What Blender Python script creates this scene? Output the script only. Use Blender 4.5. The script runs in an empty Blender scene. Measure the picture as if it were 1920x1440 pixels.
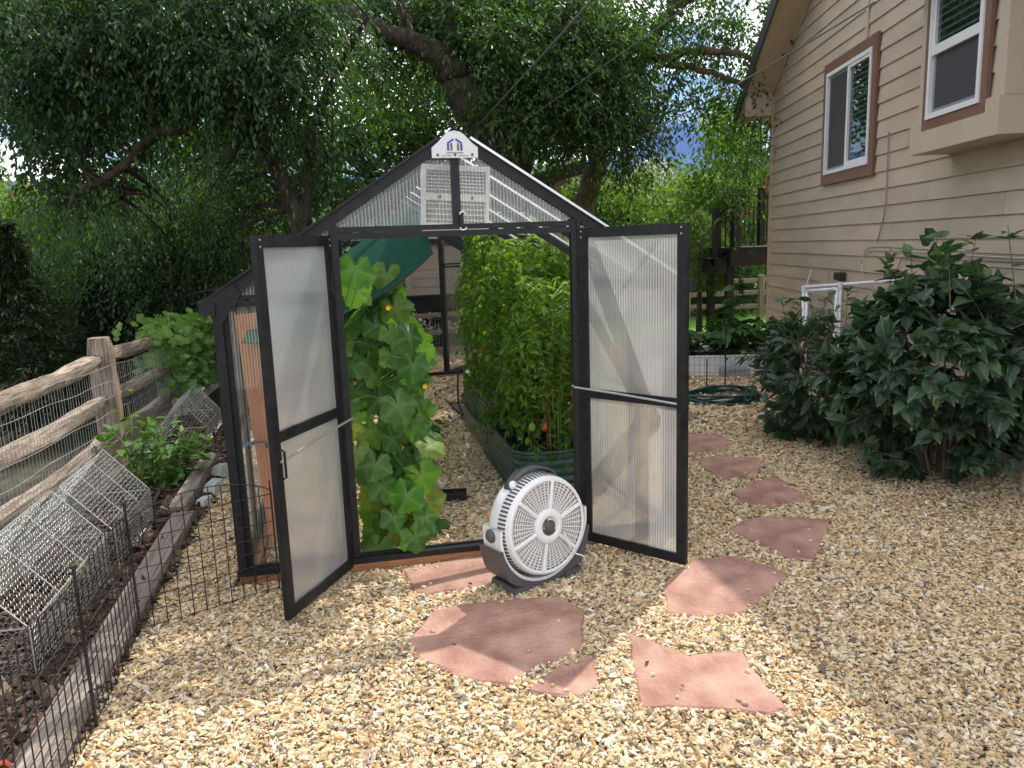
import bpy, math, random
import numpy as np
from mathutils import Vector, Matrix
rng = np.random.default_rng(7)
random.seed(7)
S = bpy.context.scene
COL = S.collection
V = np.array
pi = math.pi

# ------------------------------------------------------------------ camera pose (solved from the greenhouse, 8 ft x 20 ft)
CF_ = V([0.20056687, 0.96360592, -0.17673868]); CR_ = V([0.97716985, -0.20967664, -0.0342752]); CU_ = V([0.07008576, 0.16582924, 0.98366084])
CP_ = V([-0.58275573, -4.06091257, 1.71938742]); FPX = 1443.8
HA = math.radians(11.7578); HF = V([math.sin(HA), math.cos(HA), 0])
def ray(px, py): return CF_ + CR_*(px-960)/FPX - CU_*(py-720)/FPX
def G(px, py, z=0.0):
    d = ray(px, py); return CP_ + d*(z-CP_[2])/d[2]
def AT(px, py, z):
    d = ray(px, py); return CP_ + d*z/(d@HF)
def norm(v):
    v = np.asarray(v, float); return v/np.linalg.norm(v)

# ------------------------------------------------------------------ materials
def mat(name, col, rough=.6, col2=None, nscale=8, bump=0, bscale=60, spec=.4, metal=0, stretch=(1,1,1), detail=4):
    m = bpy.data.materials.new(name); m.use_nodes = True; nt = m.node_tree; N = nt.nodes; L = nt.links
    b = N['Principled BSDF']; b.inputs['Base Color'].default_value = (*col, 1); b.inputs['Roughness'].default_value = rough
    b.inputs['Specular IOR Level'].default_value = spec; b.inputs['Metallic'].default_value = metal
    if col2 is not None or bump:
        tc = N.new('ShaderNodeTexCoord'); mp = N.new('ShaderNodeMapping'); mp.inputs['Scale'].default_value = stretch
        L.new(tc.outputs['Object'], mp.inputs['Vector'])
    if col2 is not None:
        n = N.new('ShaderNodeTexNoise'); n.inputs['Scale'].default_value = nscale; n.inputs['Detail'].default_value = detail
        L.new(mp.outputs['Vector'], n.inputs['Vector'])
        r = N.new('ShaderNodeValToRGB'); r.color_ramp.elements[0].position = .34; r.color_ramp.elements[1].position = .66
        r.color_ramp.elements[0].color = (*col, 1); r.color_ramp.elements[1].color = (*col2, 1)
        L.new(n.outputs['Fac'], r.inputs['Fac']); L.new(r.outputs['Color'], b.inputs['Base Color'])
    if bump:
        n2 = N.new('ShaderNodeTexNoise'); n2.inputs['Scale'].default_value = bscale; n2.inputs['Detail'].default_value = 5
        L.new(mp.outputs['Vector'], n2.inputs['Vector'])
        bp = N.new('ShaderNodeBump'); bp.inputs['Strength'].default_value = bump; bp.inputs['Distance'].default_value = .02
        L.new(n2.outputs['Fac'], bp.inputs['Height']); L.new(bp.outputs['Normal'], b.inputs['Normal'])
    return m
def ramp_mat(name, cols, rough=.8, attr='rnd', spec=.3, noise=0):
    m = bpy.data.materials.new(name); m.use_nodes = True; nt = m.node_tree; N = nt.nodes; L = nt.links
    b = N['Principled BSDF']; b.inputs['Roughness'].default_value = rough; b.inputs['Specular IOR Level'].default_value = spec
    a = N.new('ShaderNodeAttribute'); a.attribute_name = attr
    r = N.new('ShaderNodeValToRGB'); e = r.color_ramp.elements
    while len(e) < len(cols): e.new(.5)
    for i, c in enumerate(cols): e[i].position = i/(len(cols)-1); e[i].color = (*c, 1)
    L.new(a.outputs['Fac'], r.inputs['Fac']); out = r.outputs['Color']
    if noise:
        tc = N.new('ShaderNodeTexCoord'); n = N.new('ShaderNodeTexNoise'); n.inputs['Scale'].default_value = noise; n.inputs['Detail'].default_value = 3
        L.new(tc.outputs['Object'], n.inputs['Vector'])
        mx = N.new('ShaderNodeMix'); mx.data_type = 'RGBA'; mx.blend_type = 'MULTIPLY'; mx.inputs[0].default_value = .6
        L.new(out, mx.inputs[6]); r2 = N.new('ShaderNodeValToRGB'); r2.color_ramp.elements[0].color = (.45,.42,.4,1); r2.color_ramp.elements[0].position=.3; r2.color_ramp.elements[1].position=.6
        L.new(n.outputs['Fac'], r2.inputs['Fac']); L.new(r2.outputs['Color'], mx.inputs[7]); out = mx.outputs[2]
    L.new(out, b.inputs['Base Color'])
    return m
def leaf_mat(name, cols, trans=.45, rough=.45, spec=.35, tcol=(1.5, 1.6, .5)):
    m = bpy.data.materials.new(name); m.use_nodes = True; nt = m.node_tree; N = nt.nodes; L = nt.links
    b = N['Principled BSDF']; b.inputs['Roughness'].default_value = rough; b.inputs['Specular IOR Level'].default_value = spec
    a = N.new('ShaderNodeAttribute'); a.attribute_name = 'rnd'
    r = N.new('ShaderNodeValToRGB'); e = r.color_ramp.elements
    while len(e) < len(cols): e.new(.5)
    for i, c in enumerate(cols): e[i].position = i/(len(cols)-1); e[i].color = (*c, 1)
    L.new(a.outputs['Fac'], r.inputs['Fac']); L.new(r.outputs['Color'], b.inputs['Base Color'])
    va = N.new('ShaderNodeAttribute'); va.attribute_name = 'vein'; vm = N.new('ShaderNodeMath'); vm.operation = 'MULTIPLY'; vm.inputs[1].default_value = .5; L.new(va.outputs['Fac'], vm.inputs[0])
    tc = N.new('ShaderNodeTexCoord'); nz = N.new('ShaderNodeTexNoise'); nz.inputs['Scale'].default_value = 28; nz.inputs['Detail'].default_value = 3; L.new(tc.outputs['Object'], nz.inputs['Vector'])
    hs = N.new('ShaderNodeHueSaturation'); hv = N.new('ShaderNodeMapRange'); hv.inputs[1].default_value=.3; hv.inputs[2].default_value=.7; hv.inputs[3].default_value=.72; hv.inputs[4].default_value=1.25; L.new(nz.outputs['Fac'], hv.inputs[0]); L.new(hv.outputs[0], hs.inputs['Value']); L.new(r.outputs['Color'], hs.inputs['Color'])
    vx = N.new('ShaderNodeMix'); vx.data_type='RGBA'; vx.inputs[7].default_value=(.26,.36,.16,1); L.new(vm.outputs[0], vx.inputs[0]); L.new(hs.outputs['Color'], vx.inputs[6]); L.new(vx.outputs[2], b.inputs['Base Color'])
    t = N.new('ShaderNodeBsdfTranslucent'); g = N.new('ShaderNodeMix'); g.data_type='RGBA'; g.blend_type='MULTIPLY'; g.inputs[0].default_value=1; g.clamp_result=False
    g.inputs[7].default_value = (*tcol, 1); L.new(r.outputs['Color'], g.inputs[6]); L.new(g.outputs[2], t.inputs['Color'])
    mx = N.new('ShaderNodeMixShader'); mx.inputs[0].default_value = trans
    L.new(b.outputs[0], mx.inputs[1]); L.new(t.outputs[0], mx.inputs[2]); L.new(mx.outputs[0], N['Material Output'].inputs['Surface'])
    return m
def poly_mat(name, period, tint, transp, transl, refl, diff, contrast=.35, blur=.0, ribs=.06):
    """twin-wall polycarbonate: flutes follow the mesh attribute u (metres across the sheet)"""
    m = bpy.data.materials.new(name); m.use_nodes = True; nt = m.node_tree; N = nt.nodes; L = nt.links
    N.remove(N['Principled BSDF']); out = N['Material Output']
    a = N.new('ShaderNodeAttribute'); a.attribute_name = 'u'
    mu = N.new('ShaderNodeMath'); mu.operation = 'MULTIPLY'; mu.inputs[1].default_value = 2*pi/period; L.new(a.outputs['Fac'], mu.inputs[0])
    si = N.new('ShaderNodeMath'); si.operation = 'SINE'; L.new(mu.outputs[0], si.inputs[0])
    ab = N.new('ShaderNodeMath'); ab.operation = 'MULTIPLY_ADD'; ab.inputs[1].default_value = .5; ab.inputs[2].default_value = .5; L.new(si.outputs[0], ab.inputs[0])
    tc = N.new('ShaderNodeTexCoord'); no = N.new('ShaderNodeTexNoise'); no.inputs['Scale'].default_value = 3; no.inputs['Detail'].default_value = 3; L.new(tc.outputs['Object'], no.inputs['Vector'])
    rc = N.new('ShaderNodeValToRGB'); rc.color_ramp.elements[0].color = (*[.62-ribs]*3,1); rc.color_ramp.elements[1].color = (*[.62+ribs]*3,1); L.new(ab.outputs[0], rc.inputs['Fac'])
    bp = N.new('ShaderNodeBump'); bp.inputs['Strength'].default_value = .5; bp.inputs['Distance'].default_value = .002; L.new(ab.outputs[0], bp.inputs['Height'])
    T = N.new('ShaderNodeBsdfTransparent'); T.inputs[0].default_value = (*tint, 1)
    R = N.new('ShaderNodeBsdfRefraction'); R.inputs['Roughness'].default_value = .28; R.inputs['IOR'].default_value = 1.08; R.inputs['Color'].default_value = (*tint, 1)
    TL = N.new('ShaderNodeBsdfTranslucent'); TL.inputs[0].default_value = (.68, .68, .66, 1)
    D = N.new('ShaderNodeBsdfDiffuse'); D.inputs[0].default_value = (.56, .56, .545, 1)
    GL = N.new('ShaderNodeBsdfGlossy'); GL.inputs['Roughness'].default_value = .12; GL.inputs[0].default_value = (.95, .95, .95, 1)
    L.new(bp.outputs[0], GL.inputs['Normal'])
    L.new(rc.outputs[0], TL.inputs[0]); L.new(rc.outputs[0], D.inputs[0])
    def mix(s1, s2, f):
        x = N.new('ShaderNodeMixShader'); x.inputs[0].default_value = f; L.new(s1, x.inputs[1]); L.new(s2, x.inputs[2]); return x
    see = mix(T.outputs[0], R.outputs[0], blur)
    dif = mix(TL.outputs[0], D.outputs[0], diff/(diff+transl))
    body = mix(see.outputs[0], dif.outputs[0], 1-transp)
    f = N.new('ShaderNodeMath'); f.operation = 'MULTIPLY_ADD'; f.inputs[1].default_value = contrast; f.inputs[2].default_value = (1-transp)-contrast*.5
    L.new(ab.outputs[0], f.inputs[0])
    ad = N.new('ShaderNodeMath'); ad.operation = 'MULTIPLY_ADD'; ad.inputs[1].default_value = .5*min(1,(1-transp)*2.2); ad.inputs[2].default_value = -.25*min(1,(1-transp)*2.2); L.new(no.outputs['Fac'], ad.inputs[0])
    sm = N.new('ShaderNodeMath'); sm.operation = 'ADD'; sm.use_clamp = True; L.new(f.outputs[0], sm.inputs[0]); L.new(ad.outputs[0], sm.inputs[1]); L.new(sm.outputs[0], body.inputs[0])
    fin = mix(body.outputs[0], GL.outputs[0], refl); L.new(fin.outputs[0], out.inputs['Surface'])
    return m

M = {}
M['black'] = mat('black_aluminium', (.011,.011,.013), .42, (.02,.02,.022), 20, spec=.3)
M['black2'] = mat('black_wire', (.03,.028,.026), .5, metal=.3)
M['galv'] = mat('galvanised_wire', (.45,.45,.43), .4, metal=.5)
M['cap'] = mat('sky_glare_cap', (.62,.63,.65), .28, metal=.75)  # pale colour stands in for sky glare on the right-hand black caps
M['wood_fence'] = mat('weathered_fence_wood', (.19,.14,.10), .85, (.55,.45,.355), 7, .8, 40, stretch=(7,.5,7), detail=10)
M['wood_post'] = mat('weathered_post_wood', (.19,.13,.09), .85, (.50,.40,.32), 8, .8, 40, stretch=(7,7,.45), detail=10)
M['timber'] = mat('weathered_timber', (.15,.12,.10), .9, (.38,.31,.26), 7, .6, 40, stretch=(9,.35,9))
M['sillwood'] = mat('stained_wood', (.30,.13,.06), .7, (.42,.2,.1), 10, .2, 40, stretch=(1,8,8))
M['orangewood'] = mat('orange_board_wood', (.62,.22,.09), .7, (.75,.32,.15), 8, .2, 40, stretch=(8,8,.6))
M['palewood'] = mat('pale_lumber', (.6,.47,.28), .7, (.7,.57,.37), 9, .1, 40, stretch=(8,8,.5))
M['siding'] = mat('tan_siding_paint', (.47,.39,.305), .55, (.53,.44,.35), 1.6, .2, 70, stretch=(1,1,4))
M['siding_smooth'] = mat('tan_trim_paint', (.50,.408,.308), .55, (.54,.442,.337), 3, .06, 60)
def add_joints(m):
    nt = m.node_tree; N = nt.nodes; L = nt.links; b = N['Principled BSDF']; src = b.inputs['Base Color'].links[0].from_socket
    def mth(op, a, c=None, d=None):
        x = N.new('ShaderNodeMath'); x.operation = op
        for i, v in enumerate((a, c, d)):
            if v is None: continue
            if isinstance(v, (int, float)): x.inputs[i].default_value = v
            else: L.new(v, x.inputs[i])
        return x.outputs[0]
    a = N.new('ShaderNodeAttribute'); a.attribute_name = 's'; r = N.new('ShaderNodeAttribute'); r.attribute_name = 'row'
    row = mth('ROUND', r.outputs['Fac']); off = mth('MULTIPLY', mth('FRACT', mth('MULTIPLY', row, .618)), 3.1); u = mth('MODULO', mth('ADD', mth('SUBTRACT', a.outputs['Fac'], off), 31), 3.1)
    seam = mth('LESS_THAN', u, .005)
    tint = mth('MULTIPLY_ADD', mth('FRACT', mth('MULTIPLY', mth('ADD', row, mth('FLOOR', mth('DIVIDE', mth('ADD', mth('SUBTRACT', a.outputs['Fac'], off), 31), 3.1))), .754)), .14, .92)
    fac = mth('MULTIPLY', tint, mth('MULTIPLY_ADD', seam, -.6, 1.0))
    hs = N.new('ShaderNodeHueSaturation'); L.new(src, hs.inputs['Color']); L.new(fac, hs.inputs['Value']); L.new(hs.outputs[0], b.inputs['Base Color'])
    return m
M['siding_lap'] = add_joints(mat('lap_siding_paint', (.48,.388,.292), .55, (.56,.456,.35), 1.6, .22, 60, stretch=(1,1,3), detail=8))
M['brown'] = mat('brown_trim_paint', (.19,.10,.07), .5, (.215,.118,.085), 5, .05, 50)
M['white'] = mat('white_vinyl', (.78,.78,.78), .35)
M['grey_roof'] = mat('dark_grey_fascia', (.06,.065,.065), .6, (.09,.095,.095), 10, .1)
M['shingle'] = mat('asphalt_shingle', (.05,.05,.05), .9, (.1,.1,.1), 25, .4)
M['glass'] = mat('window_glass', (.012,.018,.018), .03, spec=.9)
M['screen'] = mat('window_screen', (.055,.055,.06), .6)
M['dark_int'] = mat('dark_interior', (.02,.02,.02), .9)
M['deck'] = mat('dark_deck_paint', (.010,.009,.009), .7, (.018,.017,.016), 8, .1)
M['bark'] = mat('tree_bark', (.03,.023,.018), .95, (.085,.065,.05), 6, 1.0, 18, stretch=(3,3,.7))
M['bark_warm'] = mat('warm_tree_bark', (.10,.06,.04), .95, (.22,.14,.09), 6, 1.0, 18, stretch=(3,3,.7))
M['twig'] = mat('twig_bark', (.16,.12,.08), .9)
M['stem'] = mat('green_stem', (.14,.22,.05), .6)
M['soil'] = mat('dark_soil', (.018,.014,.011), .95, (.045,.034,.025), 30, .8, 60)
M['mulchbase'] = mat('mulch_base', (.03,.02,.016), .95, (.07,.045,.035), 30, .8, 60)
M['stone'] = mat('red_flagstone', (.29,.143,.104), .8, (.475,.285,.217), 6, .7, 38, detail=12)
M['bedgreen'] = mat('green_corrugated_steel', (.03,.065,.055), .35, (.045,.09,.075), 6, metal=.35)
M['bedwhite'] = mat('pale_corrugated_steel', (.62,.66,.66), .35)
M['blackrub'] = mat('black_rubber', (.02,.02,.02), .6)
M['fanwhite'] = mat('white_fan_plastic', (.78,.77,.755), .35, (.82,.81,.795), 4)
M['fangrey'] = mat('grey_fan_plastic', (.09,.085,.09), .45)
M['fanblade'] = mat('fan_blade_plastic', (.55,.52,.48), .4)
M['hose'] = mat('dark_green_hose', (.012,.055,.05), .35)
M['pvc'] = mat('white_pvc', (.75,.77,.8), .3)
M['plastic_white'] = mat('white_plastic_wall', (.75,.75,.78), .5, (.65,.65,.68), 3)
M['cloth'] = None
M['blue'] = mat('blue_strap', (.02,.10,.32), .5)
M['darkstrap'] = mat('dark_hook_metal', (.06,.05,.045), .4, metal=.5)
M['yellow'] = mat('yellow_petal', (.85,.5,.02), .5)
M['red'] = mat('red_petal', (.6,.02,.02), .5)
M['redwire'] = mat('red_coated_wire', (.45,.05,.03), .4)
M['vent'] = mat('cream_vent_plastic', (.72,.69,.62), .4)
M['ventdark'] = mat('vent_shadow', (.06,.055,.05), .6)
M['logo_blue'] = mat('logo_blue', (.03,.04,.45), .5)
M['logo_green'] = mat('logo_olive', (.10,.13,.06), .5)
M['purple'] = mat('purple_plastic', (.10,.03,.30), .4)
M['greyfabric'] = mat('grey_planter', (.25,.26,.28), .7, (.33,.34,.36), 8)
M['navy'] = mat('dark_blue_cover', (.012,.014,.03), .6)
M['terracotta'] = mat('red_roof', (.4,.12,.07), .7)
M['cable'] = mat('grey_cable', (.12,.12,.12), .5)
M['cablew'] = mat('white_cable', (.6,.58,.55), .5)
M['tan_conduit'] = mat('tan_conduit', (.37,.29,.23), .5)
M['lawn'] = mat('lawn_grass', (.10,.22,.03), .9, (.16,.32,.05), 6, .6, 80)
M['earth'] = mat('bare_earth', (.05,.04,.028), .95, (.10,.085,.05), 1.5, .6, 10)
M['mount'] = mat('hazy_mountain', (.07,.125,.28), 1.0, (.10,.165,.33), .004, spec=0)  # blue of the distant air haze is put into the base colour
M['red_plastic'] = mat('orange_toy', (.6,.1,.05), .5)
M['asphalt'] = mat('road_asphalt', (.06,.06,.06), .9)
M['tomato'] = mat('green_tomato_skin', (.22,.32,.06), .3)
M['tomato_red'] = mat('ripening_tomato_skin', (.55,.12,.03), .3)

def cloth_mat():
    m = bpy.data.materials.new('green_shade_cloth'); m.use_nodes = True; nt = m.node_tree; N = nt.nodes; L = nt.links
    b = N['Principled BSDF']; b.inputs['Base Color'].default_value = (.004,.075,.055,1); b.inputs['Roughness'].default_value = .8
    t = N.new('ShaderNodeBsdfTranslucent'); t.inputs[0].default_value = (.005,.20,.14,1); x = N.new('ShaderNodeMixShader'); x.inputs[0].default_value = .6
    L.new(b.outputs[0], x.inputs[1]); L.new(t.outputs[0], x.inputs[2]); L.new(x.outputs[0], N['Material Output'].inputs['Surface']); return m
M['cloth'] = cloth_mat()
M['poly_door'] = poly_mat('frosted_twinwall_sheet', .0155, (.93,.93,.91), .46, .42, .12, .40, .36, .7, .13)
M['poly_gable'] = poly_mat('clear_twinwall_sheet', .018, (.97,.98,.98), .86, .6, .06, .15, .34, .05)
M['poly_side'] = poly_mat('side_twinwall_sheet', .0145, (.97,.98,.96), .86, .6, .05, .15, .3, .08)
M['poly_roof'] = poly_mat('roof_twinwall_sheet', .0145, (.99,.99,.99), .965, .7, .035, .1, .0, .0)
LF = {
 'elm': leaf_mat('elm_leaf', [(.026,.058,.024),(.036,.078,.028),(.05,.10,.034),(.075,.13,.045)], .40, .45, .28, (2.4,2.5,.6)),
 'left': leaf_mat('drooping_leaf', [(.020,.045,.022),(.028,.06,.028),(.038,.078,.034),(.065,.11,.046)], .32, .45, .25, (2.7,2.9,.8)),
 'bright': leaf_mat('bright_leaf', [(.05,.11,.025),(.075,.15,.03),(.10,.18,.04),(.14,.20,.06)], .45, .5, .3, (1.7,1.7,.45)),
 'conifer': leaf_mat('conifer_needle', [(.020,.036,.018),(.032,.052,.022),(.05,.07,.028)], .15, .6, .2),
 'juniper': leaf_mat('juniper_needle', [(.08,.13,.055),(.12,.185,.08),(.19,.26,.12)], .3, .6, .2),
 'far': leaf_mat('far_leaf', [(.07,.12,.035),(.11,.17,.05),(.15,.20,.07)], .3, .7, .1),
 'cuke': leaf_mat('cucumber_leaf', [(.032,.105,.022),(.054,.145,.03),(.09,.19,.038),(.15,.235,.045),(.32,.33,.07)], .45, .5, .3, (1.7,1.9,.4)),
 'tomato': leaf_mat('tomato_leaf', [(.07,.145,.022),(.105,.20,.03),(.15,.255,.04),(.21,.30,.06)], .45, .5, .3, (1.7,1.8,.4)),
 'lilac': leaf_mat('lilac_leaf', [(.036,.070,.042),(.048,.090,.052),(.062,.112,.062),(.10,.18,.055)], .22, .42, .35, (1.3,1.7,.5)),
 'grape': leaf_mat('grape_leaf', [(.06,.15,.03),(.10,.21,.04),(.15,.27,.05),(.30,.33,.08)], .42, .5, .3, (1.5,1.6,.4)),
 'bed': leaf_mat('bed_leaf', [(.03,.085,.022),(.04,.11,.03),(.055,.14,.035)], .3, .5, .3),
}
M['gravel'] = ramp_mat('river_gravel', [(.13,.115,.11),(.42,.30,.17),(.60,.43,.22),(.70,.54,.31),(.68,.56,.38),(.80,.68,.49),(.62,.36,.14),(.76,.63,.42),(.84,.78,.66)], .75, noise=35)
M['mulch'] = ramp_mat('bark_mulch', [(.028,.017,.013),(.05,.03,.022),(.08,.047,.035),(.11,.07,.05),(.2,.14,.10)], .9)

# ------------------------------------------------------------------ object plumbing
ROOT = {}
def tag(o, label=None, cat=None, group=None, kind=None):
    if label: o['label'] = label
    if cat: o['category'] = cat
    if group: o['group'] = group
    if kind: o['kind'] = kind
    return o
def thing(name, label, cat, loc, group=None):
    o = bpy.data.objects.new(name, None); o.empty_display_size = .1; COL.objects.link(o)
    o.location = Vector([float(c) for c in loc]); ROOT[o.name] = V(loc, dtype=float)
    return tag(o, label, cat, group)
def root_of(o):
    while o.parent: o = o.parent
    return ROOT.get(o.name, np.zeros(3))
def raw_mesh(name, co, faces=None, loops=None, starts=None, m=None, parent=None, loc=None, attrs=None, smooth=False):
    me = bpy.data.meshes.new(name)
    co = np.asarray(co, np.float64)
    if parent is not None: off = root_of(parent)
    elif loc is not None: off = V(loc, dtype=float)
    else: off = np.zeros(3)
    co = co - off
    if faces is not None:
        loops = np.fromiter((i for f in faces for i in f), np.int32)
        ln = np.fromiter((len(f) for f in faces), np.int32); starts = np.concatenate([[0], np.cumsum(ln)[:-1]]).astype(np.int32)
    me.vertices.add(len(co)); me.vertices.foreach_set('co', co.astype(np.float32).ravel())
    me.loops.add(len(loops)); me.loops.foreach_set('vertex_index', loops.astype(np.int32))
    me.polygons.add(len(starts)); me.polygons.foreach_set('loop_start', starts.astype(np.int32))
    me.polygons.foreach_set('use_smooth', np.full(len(starts), bool(smooth)))
    for k, v in (attrs or {}).items():
        a = me.attributes.new(k, 'FLOAT', 'POINT'); a.data.foreach_set('value', np.asarray(v, np.float32))
    me.update(calc_edges=True); me.validate()
    if m: me.materials.append(m)
    o = bpy.data.objects.new(name, me); COL.objects.link(o)
    if parent is not None: o.parent = parent
    elif loc is not None: o.location = Vector([float(c) for c in loc]); ROOT[o.name] = off
    return o
class MB:
    def __init__(s): s.v = []; s.f = []; s.n = 0
    def add(s, v, f):
        v = np.asarray(v, float).reshape(-1, 3); s.v.append(v); s.f += [tuple(i+s.n for i in q) for q in f]; s.n += len(v); return s
    def box(s, c, d, ax=None, bev=0):
        """c centre, d full sizes, ax optional 3x3 rows = local axes"""
        ax = np.eye(3) if ax is None else np.asarray(ax, float)
        d = V(d)/2
        if bev <= 0:
            p = [(x, y, z) for z in (-1,1) for y in (-1,1) for x in (-1,1)]
            v = [V(c)+ (V(q)*d)@ax for q in p]
            return s.add(v, [(0,2,3,1),(4,5,7,6),(0,1,5,4),(2,6,7,3),(0,4,6,2),(1,3,7,5)])
        b = min(bev, *(d*.9)); v = []; 
        # chamfered box: 24 verts
        idx = {}
        for sx in (-1,1):
            for sy in (-1,1):
                for sz in (-1,1):
                    for k in range(3):
                        q = V([sx,sy,sz])*(d-b); q[k] += (sx,sy,sz)[k]*b; idx[(sx,sy,sz,k)] = len(v); v.append(V(c)+q@ax)
        F = []
        for k in range(3):
            a1, a2 = [j for j in range(3) if j != k]
            for sg in (-1,1):
                r = []
                for (u, w) in ((-1,-1),(1,-1),(1,1),(-1,1)):
                    t = [0,0,0]; t[k]=sg; t[a1]=u; t[a2]=w; r.append(idx[(*t,k)])
                F.append(tuple(r))
        for k in range(3):
            a1, a2 = [j for j in range(3) if j != k]
            for u in (-1,1):
                for w in (-1,1):
                    t0=[0,0,0]; t0[k]=-1; t0[a1]=u; t0[a2]=w; t1=list(t0); t1[k]=1
                    F.append((idx[(*t0,a1)],idx[(*t1,a1)],idx[(*t1,a2)],idx[(*t0,a2)]))
        for sx in (-1,1):
            for sy in (-1,1):
                for sz in (-1,1): F.append(tuple(idx[(sx,sy,sz,k)] for k in range(3)))
        return s.add(v, F)
    def bar(s, p, q, w, h, up=(0,0,1), bev=0):
        p = V(p, dtype=float); q = V(q, dtype=float); d = q-p; L = np.linalg.norm(d); d = d/L
        up = V(up, dtype=float)
        if abs(d@up) > .98: up = V([0,1.,0])
        sd = norm(np.cross(d, up)); u = np.cross(sd, d)
        return s.box((p+q)/2, (L, w, h), [d, sd, u], bev)
    def tube(s, pts, r, n=6, cap=True):
        pts = np.asarray(pts, float); k = len(pts); r = np.broadcast_to(np.asarray(r, float), (k,))
        t = np.gradient(pts, axis=0); t /= np.linalg.norm(t, axis=1)[:,None]+1e-9
        ref = V([0,0,1.]) if abs(t[0][2]) < .9 else V([1.,0,0])
        a = norm(np.cross(t[0], ref)); vs = []
        ang = np.arange(n)*2*pi/n
        for i in range(k):
            a = a - t[i]*(a@t[i]); a = norm(a); b = np.cross(t[i], a)
            vs.append(pts[i] + r[i]*(np.cos(ang)[:,None]*a + np.sin(ang)[:,None]*b))
        F = [(i*n+j, i*n+(j+1)%n, (i+1)*n+(j+1)%n, (i+1)*n+j) for i in range(k-1) for j in range(n)]
        if cap: F += [tuple(range(n))[::-1], tuple((k-1)*n+j for j in range(n))]
        return s.add(np.concatenate(vs), F)
    def lathe(s, prof, c, axis, n=32, a0=0, a1=2*pi):
        """prof: list of (radius, along axis)"""
        ax = norm(axis); ref = V([0,0,1.]) if abs(ax[2]) < .9 else V([1.,0,0]); e1 = norm(np.cross(ax, ref)); e2 = np.cross(ax, e1)
        full = abs(a1-a0-2*pi) < 1e-6; m_ = n if full else n+1
        ang = a0+(a1-a0)*np.arange(m_)/n; vs = []
        for (r, h) in prof: vs.append(V(c)+ax*h+r*(np.cos(ang)[:,None]*e1+np.sin(ang)[:,None]*e2))
        F = []
        for i in range(len(prof)-1):
            for j in range(n): F.append((i*m_+j, i*m_+(j+1)%m_, (i+1)*m_+(j+1)%m_, (i+1)*m_+j))
        return s.add(np.concatenate(vs), F)
    def prism(s, poly, d):
        """poly 3d points (planar), extruded by vector d"""
        p = np.asarray(poly, float); n = len(p); 
        return s.add(np.concatenate([p, p+V(d)]), [tuple(range(n))[::-1], tuple(range(n,2*n))]+[(i,(i+1)%n,n+(i+1)%n,n+i) for i in range(n)])
    def grid(s, P):
        P = np.asarray(P, float); a, b = P.shape[:2]
        return s.add(P.reshape(-1,3), [(i*b+j,i*b+j+1,(i+1)*b+j+1,(i+1)*b+j) for i in range(a-1) for j in range(b-1)])
    def sphere(s, c, r, n=10, sq=(1,1,1)):
        prof = [(max(1e-4,math.sin(t)), -math.cos(t)) for t in np.linspace(0, pi, n)]
        k = s.n; s.lathe(prof, (0,0,0), (0,0,1), n*2); s.v[-1] = s.v[-1]*r*V(sq)+V(c); return s
    def build(s, name, m, parent=None, loc=None, smooth=False, attrs=None):
        o = raw_mesh(name, np.concatenate(s.v), s.f, m=m, parent=parent, loc=loc, smooth=smooth, attrs=attrs)
        if smooth == 'auto': pass
        return o
def auto_smooth(o, deg=35):
    me = o.data; me.polygons.foreach_set('use_smooth', np.ones(len(me.polygons), bool)); me.set_sharp_from_angle(angle=math.radians(deg)); return o
def panel(name, corners, m, parent, u_axis, thick=.006):
    """flat sheet (polygon) with attribute u along u_axis"""
    c = np.asarray(corners, float); ua = norm(u_axis)
    return raw_mesh(name, c, [tuple(range(len(c)))], m=m, parent=parent, attrs={'u': c@ua})
# instanced templates baked into ONE mesh
def stamp(name, tv, tf, pos, X, Y, Z, sz, m, parent=None, loc=None, rnd=None, jitter=0, smooth=False, kind=None, shear=0, vein=None):
    """tv (k,3) template; X,Y,Z (N,3) axes; sz (N,3)"""
    N_ = len(pos); k = len(tv); tv = np.asarray(tv, float)
    t = np.broadcast_to(tv, (N_, k, 3)).copy()
    if jitter: t = t*(1+rng.normal(0, jitter, (N_, k, 1)))
    if shear: t[...,0] += t[...,1]*rng.normal(0,shear,(N_,1)); t[...,2] += t[...,0]*rng.normal(0,shear*.5,(N_,1)); t[...,1] *= 1+t[...,0]*rng.normal(0,shear*.7,(N_,1))
    t = t*sz[:,None,:]
    co = pos[:,None,:] + t[...,0:1]*X[:,None,:] + t[...,1:2]*Y[:,None,:] + t[...,2:3]*Z[:,None,:]
    fl = np.concatenate([np.array(f) for f in tf]); ln = np.array([len(f) for f in tf])
    loops = (fl[None,:] + (np.arange(N_)*k)[:,None]).ravel()
    st = np.concatenate([[0], np.cumsum(np.tile(ln, N_))[:-1]])
    rnd = rng.random(N_) if rnd is None else rnd
    return raw_mesh(name, co.reshape(-1,3), loops=loops, starts=st, m=m, parent=parent, loc=loc, attrs={'rnd': np.repeat(rnd, k), **({'vein': np.tile(vein, N_)} if vein is not None else {})}, smooth=smooth)
def nrm(a): return a/(np.linalg.norm(a, axis=1, keepdims=True)+1e-9)
def frames(d, up):
    d = nrm(d); y = nrm(np.cross(up, d)); z = np.cross(d, y); return d, y, z
RHOMB = (V([(0,0,0),(.45,.5,.06),(1,0,-.04),(.45,-.5,.06)]), [(0,1,2,3)])
RHOMB2 = (V([(0,0,0),(.3,.42,.07),(.62,.36,.05),(1,0,-.06),(.62,-.36,.05),(.3,-.42,.07),(.45,0,0)]), [(0,6,1),(1,6,2),(2,6,3),(3,6,4),(4,6,5),(5,6,0)])
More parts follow.
